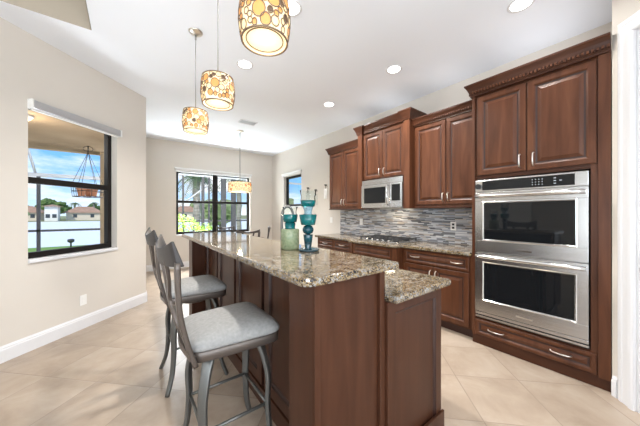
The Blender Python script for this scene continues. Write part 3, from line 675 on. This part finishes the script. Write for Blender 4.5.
for a0, a1 in ((2.93, 3.365), (3.375, 3.81)):
    door(t, F, a0, a1, .715, .862, ('h', [((a0+a1)/2-.06, (a0+a1)/2+.06)], .79), .036, 'drawer'); door(t, F, a0, a1, .125, .70, ('v', a0+.03, .55, .66))
ct = [(3.478, 1.137), (3.478, 3.87), (2.815, 3.87), (2.815, 2.90), (2.73, 2.885), (2.715, 2.87), (2.715, 1.99), (2.73, 1.975), (2.815, 1.96), (2.815, 1.137)]
c = MB().slab(ct, [(.006, .876), (0, .882), (0, .905), (.006, .914)]).build('countertop', M['granite']); tag(c, 'speckled granite worktop along the tiled wall, stepping out at the cooktop', 'countertop')
c = MB().box(1.137, 3.885, .0005, .010, .915, 1.386, FR, 0).build('backsplash', M['mosaic']); tag(c, 'grey linear mosaic tile backsplash behind the cooktop', 'backsplash')
# cooktop
k = empty('cooktop', (3.12, 2.43, .914), 'black gas cooktop with cast iron grates on the wall counter', 'cooktop')
MB().box(2.87, 3.37, 2.05, 2.81, .9145, .926, IDF, 0, bev=.004).build('glass_plate', M['steel'], k)
for yy in (2.19, 2.43, 2.67):
    g = MB()
    for dx in (2.95, 3.12, 3.29): g.box(dx-.006, dx+.006, yy-.108, yy+.108, .952, .966)
    for dy in (-.10, 0, .10): g.box(2.90, 3.34, yy+dy-.006, yy+dy+.006, .952, .966)
    for dx in (2.91, 3.33):
        for dy in (-.10, .10): g.box(dx-.008, dx+.008, yy+dy-.008, yy+dy+.008, .926, .953)
    g.build('grate', M['iron'], k)
for x, y in ((3.0, 2.19), (3.25, 2.19), (3.12, 2.43), (3.0, 2.67), (3.25, 2.67)): MB().lathe([(.045, .9265), (.045, .938), (.03, .944), (.0005, .945)], (x, y, 0), 20).build('burner', M['iron'], k)
for i in range(5): MB().lathe([(.016, .9265), (.018, .945), (.014, .950), (.0005, .9505)], (2.892, 2.23+i*.10, 0), 16).build('knob', M['steel_hi'], k)
# outlets
def outlet(F, s, z, lab, n=0, rocker=False):
    p = empty('wall_outlet', F(s, n, z), lab, 'outlet', 'wall outlets')
    MB().box(s-.037, s+.037, n+.0005, n+.006, z-.058, z+.058, F, 0, bev=.003).build('cover_plate', M['plastic_white'], p)
    for dz in (-.022, .022): MB().box(s-.016, s+.016, n+.006, n+.008, z+dz-.014, z+dz+.014, F, 0, bev=.003).build('socket', M['iron'] if rocker else M['plastic_white'], p)
outlet(FR, 1.625, 1.15, 'white wall outlet on the mosaic tile under the right wall cabinet', .010, True)
outlet(FR, 3.30, 1.165, 'white wall outlet on the mosaic tile left of the microwave', .010)
outlet(FR, 4.18, 1.18, 'white wall outlet on the bare cream wall left of the mosaic tile')
outlet(FL, .89, .325, 'white wall outlet low on the left wall above the baseboard')

# iron hooks with hanging glass tubes on the right wall
for i, (y, z, ln, lab) in enumerate([(5.0, 1.93, .30, 'slim glass tube on an iron wall hook, leftmost beside the small window'), (4.68, 1.86, .34, 'slim glass tube on an iron wall hook, in the middle above the tall candle holder'), (4.32, 1.94, .30, 'white glass tube on an iron wall hook nearest the cherry cabinets')]):
    h = empty('wall_vase', FR(y, 0, z-ln), lab, 'wall vase', 'glass tubes on the right nook wall')
    q = MB(); q.lathe([(.0005, z+.012), (.030, z+.006), (.034, z-.006), (.012, z-.018), (.008, z-.02)], FR(y, .05, 0), 14); q.tube([FR(y, .0, z-.03), FR(y, .03, z-.012), FR(y, .05, z-.01)], .007, 8); q.tube([FR(y, .05, z-.01), FR(y, .05, z-ln*.4)], .006, 8); q.build('iron_hook', M['iron'], h)
    q = MB(); q.lathe([(.03, z-ln), (.036, z-ln+.01), (.036, z-ln*.35), (.030, z-ln*.28), (.024, z-ln*.28)], FR(y, .05, 0), 16); q.build('glass_tube', M['plastic_white'] if i == 2 else M['clear'], h)

# ------------------------------------------------------------------ island
WI = [M['wood_island'], M['glaze']]
isl = empty('kitchen_island', (1.0, 2.1, 0), 'long two-level brown wood kitchen island in the middle of the room', 'island')
YN, YF = .835, 3.43
XB = .76
FI = Frame((XB, 0), (0, 1), (-1, 0))                          # seating face
cb = MB(); cb.box(XB, 1.03, YN+.06, YF-.06, .0, 1.03); cb.box(1.03, 1.53, YN+.03, YF-.06, .09, .876); cb.box(1.03, 1.47, YN+.03, YF-.06, 0, .09); cb.build('carcass', WI, isl)
# end walls carrying the overhang of the bar
for y0, y1 in ((YN, 1.03), (3.25, YF)):
    p = MB(); p.box(.60, 1.03, y0, y1, 0, 1.029, bev=.003); p.build('end_wall', WI, isl)
# near end: panel skin with corner posts
FE = Frame((0, YN), (1, 0), (0, -1))
p = MB(); p.box(.600, .628, .001, .010, 0, 1.029, FE, 0, bev=.002); p.box(.992, 1.029, .001, .018, 0, 1.029, FE, 0, bev=.003); p.build('corner_post', WI, isl)
p = MB(); p.loops(FE, 1.031, 1.552, .0, .875, [(0, .0005), (0, .032), (.003, .035), (.062, .035), (.066, .028), (.074, .022), (.080, .022)], [0, 0, 0, 1, 1, 1, 0]); p.build('end_panel', WI, isl)
p = MB(); p.box(1.028, 1.562, .035, .050, .0, .105, FE, 0, bev=.004); p.build('base_molding', WI, isl)
# seating side: stiles and recessed panels
edges = [1.03, 1.29, 1.345, 1.45, 1.53, 1.60, 1.63, 2.0, 2.06, 2.12, 2.18, 2.56, 2.62, 2.70, 3.12, 3.25]
for y0, y1 in ((1.06, 1.60), (1.64, 2.16), (2.20, 2.70), (2.74, 3.22)):
    p = MB(); p.loops(FI, y0, y1, .13, 1.01, [(0, .0005), (0, .019), (.003, .022), (.072, .022), (.077, .013), (.086, .006), (.092, .006)], [1, 0, 0, 1, 1, 1, 0]); p.build('side_panel', WI, isl)
p = MB(); p.box(1.031, 3.249, .0005, .024, 0, .115, FI, 0, bev=.004); p.build('base_molding', WI, isl)
# working side doors
FK = Frame((1.53, 0), (0, 1), (1, 0)); y = YN+.06
for i in range(5):
    a0 = .90+i*.495; d = raised(MB(), FK, a0, a0+.485, .70, .86, .036, .0005).build('drawer', WI, isl); pull_h(FK, a0+.18, a0+.30, .78, .013, d)
    d = raised(MB(), FK, a0, a0+.485, .11, .69, .055, .0005).build('door', WI, isl); pull_v(FK, a0+.03, .54, .65, .0205, d)
tw = .038
bp = rrect(.532, 1.135, .795, 3.56, (.055, .03, .03, .055), 6)
prf = lambda z0, z1, b=.012: [(b, z0), (b*.3, z0+b*.3), (0, z0+b), (0, z1-b), (b*.3, z1-b*.3), (b, z1)]
c = MB().slab(bp, prf(1.03, 1.067)).build('bar_countertop', M['granite']); tag(c, 'raised speckled granite bar top of the island', 'countertop')
lp = rrect(1.032, 1.595, .75, 3.56, (0, .03, .03, 0), 6)
c = MB().slab(lp, prf(.877, .914)).build('island_countertop', M['granite']); tag(c, 'lower speckled granite worktop of the island, below the raised bar', 'countertop')
# faucet on the lower worktop
fa = empty('faucet', (1.24, 2.27, .914), 'tall gooseneck faucet rising behind the pale green vase', 'faucet')
q = MB(); q.lathe([(.030, .9142), (.030, .925), (.020, .935), (.0165, .98)], (1.24, 2.27, 0), 18); q.build('faucet_base', M['gunlight'], fa)
pts = [(1.24, 2.27, .93+.30*i/4) for i in range(5)]+[(1.24+.055*(1-math.cos(a)), 2.27-.02*(1-math.cos(a)), 1.28+.11*math.sin(a)) for a in [PI*i/12 for i in range(1, 13)]]+[(1.35, 2.23, 1.22)]
q = MB(); q.tube(pts, .0135, 12); q.build('spout', M['gunlight'], fa)
q = MB(); q.tube([(1.24, 2.25, .97), (1.24, 2.20, .985), (1.235, 2.16, 1.03)], .008, 8); q.build('lever', M['gunlight'], fa)

# ------------------------------------------------------------------ glassware on the bar
zt = 1.0672
d = MB().lathe([(.0005, 0), (.060, 0), (.069, .005), (.071, .014), (.067, .015), (.060, .009), (.0005, .008)], (.972, 1.405, zt), 36, cap=False).build('dish', M['slate']); tag(d, 'round dark slate dish under the tall teal candle holder', 'dish')
v = empty('candle_holder', (.966, 1.405, zt+.0085), 'tall stacked teal glass candle holder standing on the dark dish', 'candle holder')
C = (.966, 1.405, zt+.0085)
MB().lathe([(.0005, 0), (.026, 0), (.024, .006), (.0215, .012), (.027, .06), (.032, .098), (.031, .102), (.0005, .103)], C, 28, cap=False).build('foot', M['teal_dk'], v)
MB().lathe([(.012, .1032), (.030, .112), (.037, .128), (.0365, .142), (.028, .158), (.016, .163)], C, 28).build('globe', M['teal_dk'], v)
MB().lathe([(.020, .1632), (.046, .166), (.052, .190), (.059, .234), (.056, .236), (.030, .230)], C, 32).build('bowl', M['teal'], v)
MB().lathe([(.030, .2362), (.024, .245), (.027, .262), (.034, .283), (.036, .287)], C, 28).build('neck', M['sea_blue'], v)
MB().lathe([(.034, .2872), (.044, .290), (.049, .310), (.052, .330), (.050, .3305), (.044, .308), (.034, .2878)], C, 32, cap=False).build('teal_cup', M['teal'], v)
MB().lathe([(.0505, .3307), (.047, .352), (.053, .380), (.056, .398), (.054, .398), (.051, .380), (.045, .352), (.048, .331)], C, 32, cap=False).build('clear_rim', M['clear'], v)
# green cylinder vase
g = MB().lathe([(.0005, 0), (.058, 0), (.064, .006), (.064, .137), (.061, .142), (.0005, .1423)], (.92, 1.563, zt), 40, cap=False).build('glass_vase', M['sea'])
tag(g, 'pale green crackle glass cylinder vase standing on the granite bar', 'vase')
v = empty('goblet', (.92, 1.563, zt+.1425), 'short teal glass goblet with clear rim standing on top of the pale green vase', 'goblet')
C = (.92, 1.563, zt+.1428)
MB().lathe([(.0005, 0), (.038, 0), (.036, .01), (.039, .040), (.030, .044)], C, 28, cap=False).build('foot', M['teal'], v)
MB().lathe([(.030, .0442), (.046, .047), (.050, .070), (.054, .100), (.050, .102), (.030, .098)], C, 32).build('bowl', M['teal'], v)
MB().lathe([(.048, .1022), (.044, .118), (.050, .142), (.055, .155), (.053, .155), (.048, .142), (.042, .118), (.046, .1024)], C, 32, cap=False).build('clear_rim', M['clear'], v)

# ------------------------------------------------------------------ bar stools (built around the origin, facing +X)
def smooth_path(pts, n=4):
    P = [Vector(p) for p in pts]; out = []
    for i in range(len(P)-1):
        p0, p1, p2, p3 = P[max(0, i-1)], P[i], P[i+1], P[min(len(P)-1, i+2)]
        for k in range(n):
            t = k/n; out.append(.5*((2*p1)+(p2-p0)*t+(2*p0-5*p1+4*p2-p3)*t*t+(3*p1-p0-3*p2+p3)*t**3))
    out.append(P[-1]); return out
def lerp(a, b, t): return a+(b-a)*t
def back_parts(root, xb, zs, zt, hw, tilt, mtl, mtd, rail_h=.105):
    """high back: two flat posts, two inner bars forming a lens, a curved top rail with raised ears"""
    X = lambda z: xb-tilt*((z-zs)/(zt-zs))**1.3
    def rail_pt(u, z): return (X(z)+.018-.045*(1-u*u)*1.0, u*hw, z)
    mb = MB(); K = 14; vs = []
    for i in range(K+1):
        u = -1+2*i/K; dip = .045*(1-abs(u)**2.2); ztop = zt-dip; zb = zt-rail_h-.012*(1-u*u)
        for z, dx in ((zb, .018), (ztop, -.002), (ztop, -.012), (zb, -.012)):
            p = rail_pt(u, z); vs.append((p[0]+dx, p[1], p[2]))
    fs = [(i*4+j, i*4+(j+1) % 4, i*4+4+(j+1) % 4, i*4+4+j) for i in range(K) for j in range(4)]
    mb.add(vs, fs, 0, True); mb.add(vs[:4], [(0, 1, 2, 3)]); mb.add(vs[-4:], [(0, 1, 2, 3)]); rail = mb.build('top_rail', mtd, root); bv = rail.modifiers.new('edge', 'BEVEL'); bv.width = .004; bv.segments = 2; bv.angle_limit = .9; bv.harden_normals = False
    zr = zt-rail_h+.02
    for s in (-1, 1):
        pts = smooth_path([(xb+.03, s*hw*.80, zs-.06), (X(zs+.05), s*hw*.82, zs+.05), (X(lerp(zs, zr, .5))-.012, s*hw*.86, lerp(zs, zr, .5)), (X(zr)+.012, s*hw*.94, zr)], 5)
        MB().tube(pts, [(.022, .011)]*len(pts), sect=RND, ref=(0, 1, 0)).build('back_post', mtl, root)
    for s in (-1, 1):
        zm = lerp(zs, zr, .5); pts = smooth_path([(xb+.02, s*.035, zs-.02), (X(lerp(zs, zr, .25))-.015, s*.075, lerp(zs, zr, .25)), (X(zm)-.025, s*.02, zm), (X(lerp(zs, zr, .78))-.02, s*.085, lerp(zs, zr, .78)), (X(zr)-.02, s*.11, zr)], 5)
        MB().tube(pts, [(.016, .008)]*len(pts), sect=RND, ref=(0, 1, 0)).build('back_slat', mtl, root)
    pts = smooth_path([(xb+.02, -hw*.8, zs-.03), (xb+.0, 0, zs-.03), (xb+.02, hw*.8, zs-.03)], 5); MB().tube(pts, [(.014, .008)]*len(pts), sect=RND, ref=(0, 0, 1)).build('back_rail', mtl, root)
def cushion(root, hx, hyb, hyf, z0, z1, name, mt, flat=False):
    bm = bmesh.new(); K = 18; vs = []
    rows = [(.97, 0), (1.0, .10), (1.0, .26), (.985, .40), (.94, .56), (.84, .74), (.66, .89), (.38, .98), (.08, 1.0)]
    if flat: rows = [(.985, 0), (1.0, .06), (1.0, .94), (.985, 1.0), (.5, 1.0), (.08, 1.0)]
    NB = 40; mb = MB(); allv = []
    for sc, q in rows:
        for i in range(NB):
            a = 2*PI*i/NB; ca, sa = math.cos(a), math.sin(a); px = math.copysign(abs(ca)**.28, ca); py = math.copysign(abs(sa)**.28, sa)
            hy = lerp(hyb, hyf, (px+1)/2); zc = z0+(z1-z0)*q
            allv.append((px*hx*sc, py*hy*sc, zc))
    n = NB; mb.add(allv, [(k*n+i, k*n+(i+1) % n, (k+1)*n+(i+1) % n, (k+1)*n+i) for k in range(len(rows)-1) for i in range(n)], 0, True)
    mb.add(allv[:n], [list(range(n))[::-1]]); mb.add(allv[-n:], [list(range(n))], 0, True)
    return mb.build(name, mt, root)
st = empty('bar_stool', (0, 0, 0))
cushion(st, .226, .192, .230, .693, .768, 'seat', M['fabric'])
cushion(st, .221, .187, .225, .644, .692, 'seat_frame', M['gunmetal'], True)
MB().lathe([(.10, .60), (.12, .612), (.12, .64)], n=24).build('swivel_plate', M['gunmetal'], st)
for sx, sy in ((-1, -1), (-1, 1), (1, -1), (1, 1)):
    pts = smooth_path([(sx*.115, sy*.115, .645), (sx*.140, sy*.140, .585), (sx*.164, sy*.164, .45), (sx*.162, sy*.162, .30), (sx*.175, sy*.175, .13), (sx*.212, sy*.212, .0)], 5)
    k = len(pts); w_ = [(lerp(.030, .013, (i/(k-1))**.8), .011) for i in range(k)]
    MB().tube(pts, w_, sect=RND, ref=(-sy*.7, sx*.7, 0)).build('leg', M['gunlight'], st)
for a, b in (((-1, -1), (1, -1)), ((1, -1), (1, 1)), ((1, 1), (-1, 1)), ((-1, 1), (-1, -1))):
    MB().tube([(a[0]*.158, a[1]*.158, .30), (b[0]*.158, b[1]*.158, .30)], .0085, 10).build('footrest', M['gunlight'], st)
back_parts(st, -.228, .70, 1.205, .228, .075, M['gunmetal'], M['rail'], .11)
st.location = (.44, 1.42, 0); tag(st, 'grey upholstered metal bar stool nearest the camera', 'bar stool', 'bar stools at the island')
s_2 = copy_tree(st); s_2.location = (.44, 2.33, 0); tag(s_2, 'grey upholstered metal bar stool farther away, behind the nearest one', 'bar stool', 'bar stools at the island')

# ------------------------------------------------------------------ breakfast nook table and chairs
tb = empty('dining_table', (2.05, 5.66, 0), 'round dark breakfast table under the drum chandelier', 'table')
MB().lathe([(.0005, .725), (.50, .725), (  .515, .735), (  .515, .752), (.505, .76), (.0005, .76)], (2.05, 5.66, 0), 48, cap=False).build('tabletop', M['wood'], tb)
MB().lathe([(.05, .14), (.07, .2), (.045, .35), (.06, .55), (.12, .724)], (2.05, 5.66, 0), 24).build('pedestal', M['wood'], tb)
for i in range(4):
    a = PI/4+i*PI/2; MB().tube(smooth_path([(2.05+.03*math.cos(a), 5.66+.03*math.sin(a), .17), (2.05+.2*math.cos(a), 5.66+.2*math.sin(a), .12), (2.05+.36*math.cos(a), 5.66+.36*math.sin(a), .022)], 4), [(.03, .02)]*9, sect=RND, ref=(0, 0, 1)).build('leg', M['wood'], tb)
dc = empty('dining_chair', (0, 0, 0))
cushion(dc, .205, .19, .225, .45, .51, 'seat', M['fabric']); cushion(dc, .20, .185, .22, .425, .452, 'seat_frame', M['dark_chair'], True)
for sx, sy in ((-1, -1), (-1, 1), (1, -1), (1, 1)):
    pts = smooth_path([(sx*.165, sy*.165, .43), (sx*.17, sy*.17, .2), (sx*.20, sy*.195, 0)], 4); MB().tube(pts, [(.016, .010)]*len(pts), sect=RND, ref=(0, 1, 0)).build('leg', M['dark_chair'], dc)
back_parts(dc, -.205, .47, 1.01, .225, .085, M['dark_chair'], M['dark_chair'], .065)
for i, (x, y, rz, lab) in enumerate([(1.97, 5.03, 69, 'dark metal chair with its curved back towards the island, under the chandelier'), (1.36, 5.30, 30, 'dark metal chair at the left of the nook table, seen before the window'),
                                     (2.53, 5.86, 155, 'dark metal chair sideways at the right of the nook table, beside the faucet'), (2.0, 6.28, -85, 'dark metal chair at the far side of the nook table below the window')]):
    o = dc if i == 0 else copy_tree(dc); o.location = (x, y, 0); o.rotation_euler = (0, 0, math.radians(rz)); tag(o, lab, 'chair', 'chairs around the nook table')

# ------------------------------------------------------------------ outdoors
struct(MB().poly([(.09, 4.72), (.09, 7.13), (9, 7.13), (9, 12), (-9, 12), (-9, -4.37)], -.25, -.13).build('patio', M['pave']), 'paved patio outside the nook', 'patio')
gm = MB(); xs = [-160+10*i for i in range(33)]; ys = [(1.0, -.26), (7, -.26), (12, -.28), (20, -.6), (27, -1.15), (29, -1.45)]
vs = [(x, y, z) for y, z in ys for x in xs]; k = len(xs)
for j in range(len(ys)-1):
    pass
gm.add(vs, [(j*k+i, j*k+i+1, (j+1)*k+i+1, (j+1)*k+i) for j in range(len(ys)-1) for i in range(k-1)])
struct(gm.build('lawn', M['grass'], recalc=False), 'green lawn sloping down to the lake', 'lawn')
struct(MB().box(-170, 170, 26, 125, -1.6, -1.25).build('lake', M['water']), 'pale lake seen through the windows', 'lake')
gm = MB(); ys = [(108, -1.5), (113, -1.3), (119, -1.1), (130, -.9), (260, -.5)]; xs = [-260+20*i for i in range(31)]; k = len(xs)
gm.add([(x, y, z) for y, z in ys for x in xs], [(j*k+i, j*k+i+1, (j+1)*k+i+1, (j+1)*k+i) for j in range(len(ys)-1) for i in range(k-1)])
struct(gm.build('far_bank', M['bank'], recalc=False), 'far grassy bank of the lake', 'bank')
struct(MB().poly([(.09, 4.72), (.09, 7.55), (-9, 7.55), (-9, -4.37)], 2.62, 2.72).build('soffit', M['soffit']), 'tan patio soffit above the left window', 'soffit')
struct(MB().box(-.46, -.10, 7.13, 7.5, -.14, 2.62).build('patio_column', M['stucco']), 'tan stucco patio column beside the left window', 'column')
pl = empty('patio_ceiling_light', (-1.10, 5.02, 2.62), 'lit flush ceiling light under the tan patio soffit', 'ceiling light')
MB().lathe([(.10, 2.619), (.105, 2.60), (.10, 2.59)], (-1.10, 5.02, 0), 24).build('base', M['trim'], pl); MB().lathe([(.095, 2.5895), (.08, 2.565), (.04, 2.55), (.0005, 2.548)], (-1.10, 5.02, 0), 24, cap=False).build('globe', M['diffuser'], pl)
glow(pl, -.16, 10)
# screen cage
cg = empty('screen_enclosure', (0, 10.5, -.13), 'aluminium pool screen enclosure framing the patio', 'screen enclosure')
for x, hw in ((-7.0, .035), (-4.5, .035), (-1.99, .035), (.6, .035), (1.64, .03), (2.32, .05), (2.54, .03), (3.09, .095), (3.49, .095), (4.35, .05), (5.6, .05)): MB().box(x-hw, x+hw, 10.46, 10.54, -.13, 4.0 if x > 0 else 2.4).build('post', M['alu_dark'], cg)
MB().box(-9, .5, 10.46, 10.54, .80, .86).build('rail', M['alu_dark'], cg); MB().box(-9, .5, 10.45, 10.55, 2.36, 2.46).build('beam', M['alu'], cg)
MB().box(.3, 7, 10.45, 10.55, 2.72, 2.80).build('beam', M['alu'], cg); MB().box(.3, 7, 10.45, 10.55, 1.0, 1.06).build('rail', M['alu_dark'], cg)
for (x0, z0, x1, z1) in ((-2.25, 3.4, -2.04, 2.40), (1.75, 3.5, 2.9, 2.3), (1.4, 1.5, 2.9, 2.75), (.7, 1.2, 1.75, 2.0)): MB().tube([(x0, 10.5, z0), (x1, 10.5, z1)], .03, 8).build('brace', M['alu'], cg)
# hanging planter outside left window
hp = empty('hanging_planter', (-.62, 6.9, 1.75), 'wire hanging planter with clay pots outside the left window', 'planter')
HX, HY = -.60, 6.6
q = MB(); q.tube([(HX, HY, 2.62), (HX, HY, 2.5)], .008, 8)
for i in range(6):
    a = i*PI/3; q.tube([(HX, HY, 2.5), (HX+.24*math.cos(a), HY+.24*math.sin(a), 1.84)], .004, 5)
q.tube([(HX+.07*math.cos(a), HY, 2.56+.05*math.sin(a)) for a in [2*PI*i/12 for i in range(12)]], .005, 5, closed=True)
q.build('hanger', M['iron'], hp)
q = MB()
for rz, r in ((1.84, .24), (1.74, .23), (1.64, .22)): q.tube([(HX+r*math.cos(a), HY+r*math.sin(a), rz) for a in [2*PI*i/24 for i in range(24)]], .006, 5, closed=True)
for i in range(10):
    a = i*PI/5; q.tube([(HX+.24*math.cos(a), HY+.24*math.sin(a), 1.84), (HX+.22*math.cos(a), HY+.22*math.sin(a), 1.64), (HX, HY, 1.625)], .005, 5)
q.build('wire_basket', M['iron'], hp)
M['clay'] = mat('clay_pot', (.45, .20, .11), .8)
for dx, dy in ((-.09, -.05), (.08, -.04), (0, .10)): MB().lathe([(.045, 1.645), (.065, 1.77), (.072, 1.77), (.072, 1.80), (.0005, 1.79)], (HX+dx, HY+dy, 0), 16, cap=False).build('pot', M['clay'], hp)
# garden light
gl = empty('garden_light', (-2.16, 17, -.5), 'small dark garden light on the lawn before the lake', 'garden light')
q = MB(); q.lathe([(.03, -.6), (.03, -.1), (.12, -.05), (.13, .06), (.09, .09), (.0005, .10)], (-2.16, 17.0, 0), 14); q.build('lamp_head', M['alu_dark'], gl)

def blob(mb, c, r, seed, n=2, amp=.35, mi=0, flat=1.0):
    bm = bmesh.new(); bmesh.ops.create_icosphere(bm, subdivisions=n, radius=1)
    for v in bm.verts:
        d = v.co.normalized(); k = 1+amp*mnoise.noise(d*2.2+Vector((seed, seed*.7, 0)))+amp*.5*mnoise.noise(d*5+Vector((0, seed, 3))); v.co = Vector((c[0]+d.x*r*k, c[1]+d.y*r*k, c[2]+d.z*r*k*flat))
    bm.verts.index_update(); mb.add([v.co.copy() for v in bm.verts], [[v.index for v in f.verts] for f in bm.faces], mi, False); bm.free()
def tree(x, y, z, h, r, m, lab, seed, grp='trees beyond the lake and patio'):
    t = empty('tree', (x, y, z), lab, 'tree', grp); rg = random.Random(seed)
    MB().tube([(x, y, z), (x+.1*r*.2, y, z+h*.35), (x, y, z+h*.6)], [r*.09, r*.07, r*.04], 8).build('trunk', M['bark'], t)
    mb = MB()
    for i in range(9):
        a = rg.uniform(0, 2*PI); q = rg.uniform(.1, .62)*r; blob(mb, (x+q*math.cos(a), y+q*math.sin(a), z+h*rg.uniform(.45, .85)), r*rg.uniform(.32, .5), seed+i*1.7, 3, .5, 0, .8)
    mb.build('crown', M[m], t); return t
def palm(x, y, z, h, tr, fl, lab, seed, grp='palm trees outside the windows', nf=16):
    t = empty('palm_tree', (x, y, z), lab, 'palm tree', grp); rg = random.Random(seed)
    mb = MB(); n = 14; mb.tube([(x+.02*math.sin(i), y, z+h*i/n) for i in range(n+1)], [tr*(1.15 if i == 0 else 1+.06*(i % 2)) for i in range(n+1)], 12); mb.build('trunk', M['trunk'], t)
    mb = MB()
    for i in range(nf):
        a = 2*PI*i/nf+rg.uniform(-.15, .15); up = rg.uniform(-.2, .9); L = fl*rg.uniform(.8, 1.1); K = 9; sp = []
        for k in range(K+1):
            q = k/K; sp.append(Vector((x+L*q*math.cos(a)*math.cos(up*.5), y+L*q*math.sin(a)*math.cos(up*.5), z+h+L*(up*.7*q-.85*q*q))))
        mb.tube(sp, [fl*.014*(1-.7*k/K) for k in range(K+1)], 4)
        for k in range(1, K+1):
            d = (sp[k]-sp[k-1]).normalized(); sd = d.cross(Vector((0, 0, 1))).normalized()
            for s in (-1, 1):
                for e in (0, .5):
                    b0 = sp[k-1].lerp(sp[k], e); w_ = L*.26*(1-.6*abs(k/K-.35)); tip = b0+sd*s*w_+d*w_*.5-Vector((0, 0, w_*.45)); wd = d*L*.022
                    mb.add([b0-wd, b0+wd, tip], [(0, 1, 2)])
    mb.build('fronds', M['palm'], t, recalc=False); return t
palm(2.8, 14.0, -.3, 3.45, .165, 1.2, 'grey-trunked palm standing behind the left half of the nook window', 5)
palm(6.2, 17.5, -.5, 4.6, .16, 1.5, 'tall palm behind the middle of the right half of the nook window', 8)
palm(9.6, 21.0, -.65, 5.2, .15, 1.5, 'palm trunk at the right edge of the nook window', 9)
# lime shrubs outside the nook window
for i, (x, y, h, r, lab) in enumerate([(1.20, 8.2, 1.35, .62, 'bright lime shrub outside the lower left of the nook window'), (2.1, 8.9, 1.05, .42, 'smaller lime shrub right of the bigger one outside the nook window')]):
    sh = empty('shrub', (x, y, -.13), lab, 'shrub', 'shrubs outside the nook window'); rg = random.Random(20+i)
    mb = MB()
    for k in range(5): mb.tube([(x, y, -.13), (x+r*.4*math.cos(k*1.3), y+r*.4*math.sin(k*1.3), h*.5)], .012, 6)
    mb.build('stem', M['bark'], sh); mb = MB()
    for k in range(1100):
        d = Vector((rg.gauss(0, 1), rg.gauss(0, 1), rg.gauss(0, 1))).normalized(); q = rg.uniform(.55, 1)**.5; c = Vector((x+d.x*r*q, y+d.y*r*q, h*.5-.05+d.z*h*.5*q)); t1 = Vector((rg.gauss(0, 1), rg.gauss(0, 1), rg.gauss(0, .6))).normalized(); t2 = t1.cross(d).normalized(); L = .085
        mb.add([c-t1*L*.5, c+t2*L*.28, c+t1*L*.6, c-t2*L*.28], [(0, 1, 2, 3)])
    mb.build('leaves', M['shrub'], sh, recalc=False)
# houses on the far bank
def house(x, y, z, w_, d_, h, rh, wm, lab):
    t = empty('house', (x, y, z), lab, 'house', 'houses across the lake')
    MB().box(x-w_/2, x+w_/2, y, y+d_, z-1, z+h).build('walls', M[wm], t)
    o_ = .8; r = MB(); r.add([(x-w_/2-o_, y-o_, z+h), (x+w_/2+o_, y-o_, z+h), (x+w_/2+o_, y+d_+o_, z+h), (x-w_/2-o_, y+d_+o_, z+h), (x-w_/2+d_*.35, y+d_/2, z+h+rh), (x+w_/2-d_*.35, y+d_/2, z+h+rh)], [(0, 1, 5, 4), (1, 2, 5), (2, 3, 4, 5), (3, 0, 4), (3, 2, 1, 0)]); r.build('roof', M['roof'], t)
    k = max(2, int(w_/3.2))
    for i in range(k):
        cx = x-w_/2+w_*(i+.5)/k; MB().box(cx-.5, cx+.5, y-.05, y+.02, z+.9, z+min(h, 2.6)-.5).build('window', M['dkwin'], t)
house(-12.2, 122, -1.0, 9, 7, 2.6, 2.2, 'house', 'wide terracotta-roofed house across the lake, right in the left window')
house(-26.2, 122, -1.0, 7, 7, 2.6, 2.2, 'house', 'terracotta-roofed house across the lake, left in the left window')
house(-19.6, 118, -1.0, 3.0, 4, 4.6, .7, 'house_w', 'narrow white tower house across the lake between two wide roofs')
house(20, 122, -1.0, 10, 7, 3.0, 2.6, 'house', 'terracotta-roofed house across the lake, seen in the nook window')
house(36, 122, -1.0, 12, 8, 3.0, 2.6, 'house_w', 'pale terracotta-roofed house across the lake behind the palms')
TL = [(-24.5, 113, 2.6, 1.6, 'foliage_lite', 'low light green tree at the left end of the far bank'), (-22.5, 141, 7.6, 5, 'foliage', 'broad dark tree behind the white tower house'), (-30.5, 138, 6.2, 3, 'foliage', 'dark tree behind the left far house'),
      (-3.8, 128, 4.6, 2.4, 'foliage', 'dark tree right of the wide far house'), (1.8, 136, 4.2, 3, 'foliage_lite', 'small pale tree at the right of the lake view'), (-12, 152, 6.2, 4, 'foliage', 'dark tree behind the wide far house'),
      (28, 140, 9, 5, 'foliage_lite', 'pale tree seen low in the left half of the nook window'), (45, 140, 9, 6, 'foliage_lite', 'pale tree seen behind the nook window palms'), (8.2, 29, 3.9, 2.2, 'foliage_lite', 'pale green tree by the lake in the right half of the nook window'), (14.5, 30, 5.0, 2.7, 'foliage_lite', 'pale green tree by the lake at the far right of the nook window'), (24, 42, 5.6, 2.6, 'foliage_lite', 'pale green tree seen through the small high window')]
for i, (x, y, h, r, m, lab) in enumerate(TL): tree(x, y, -1.0, h, r, m, lab, 30+i*3)
palm(-16.2, 136, -1.0, 6.4, .3, 2.4, 'small palm standing left behind the wide far house', 41, 'palms across the lake', 12)
palm(-10.5, 134, -1.0, 6.6, .3, 2.4, 'small palm standing right behind the wide far house', 42, 'palms across the lake', 12)
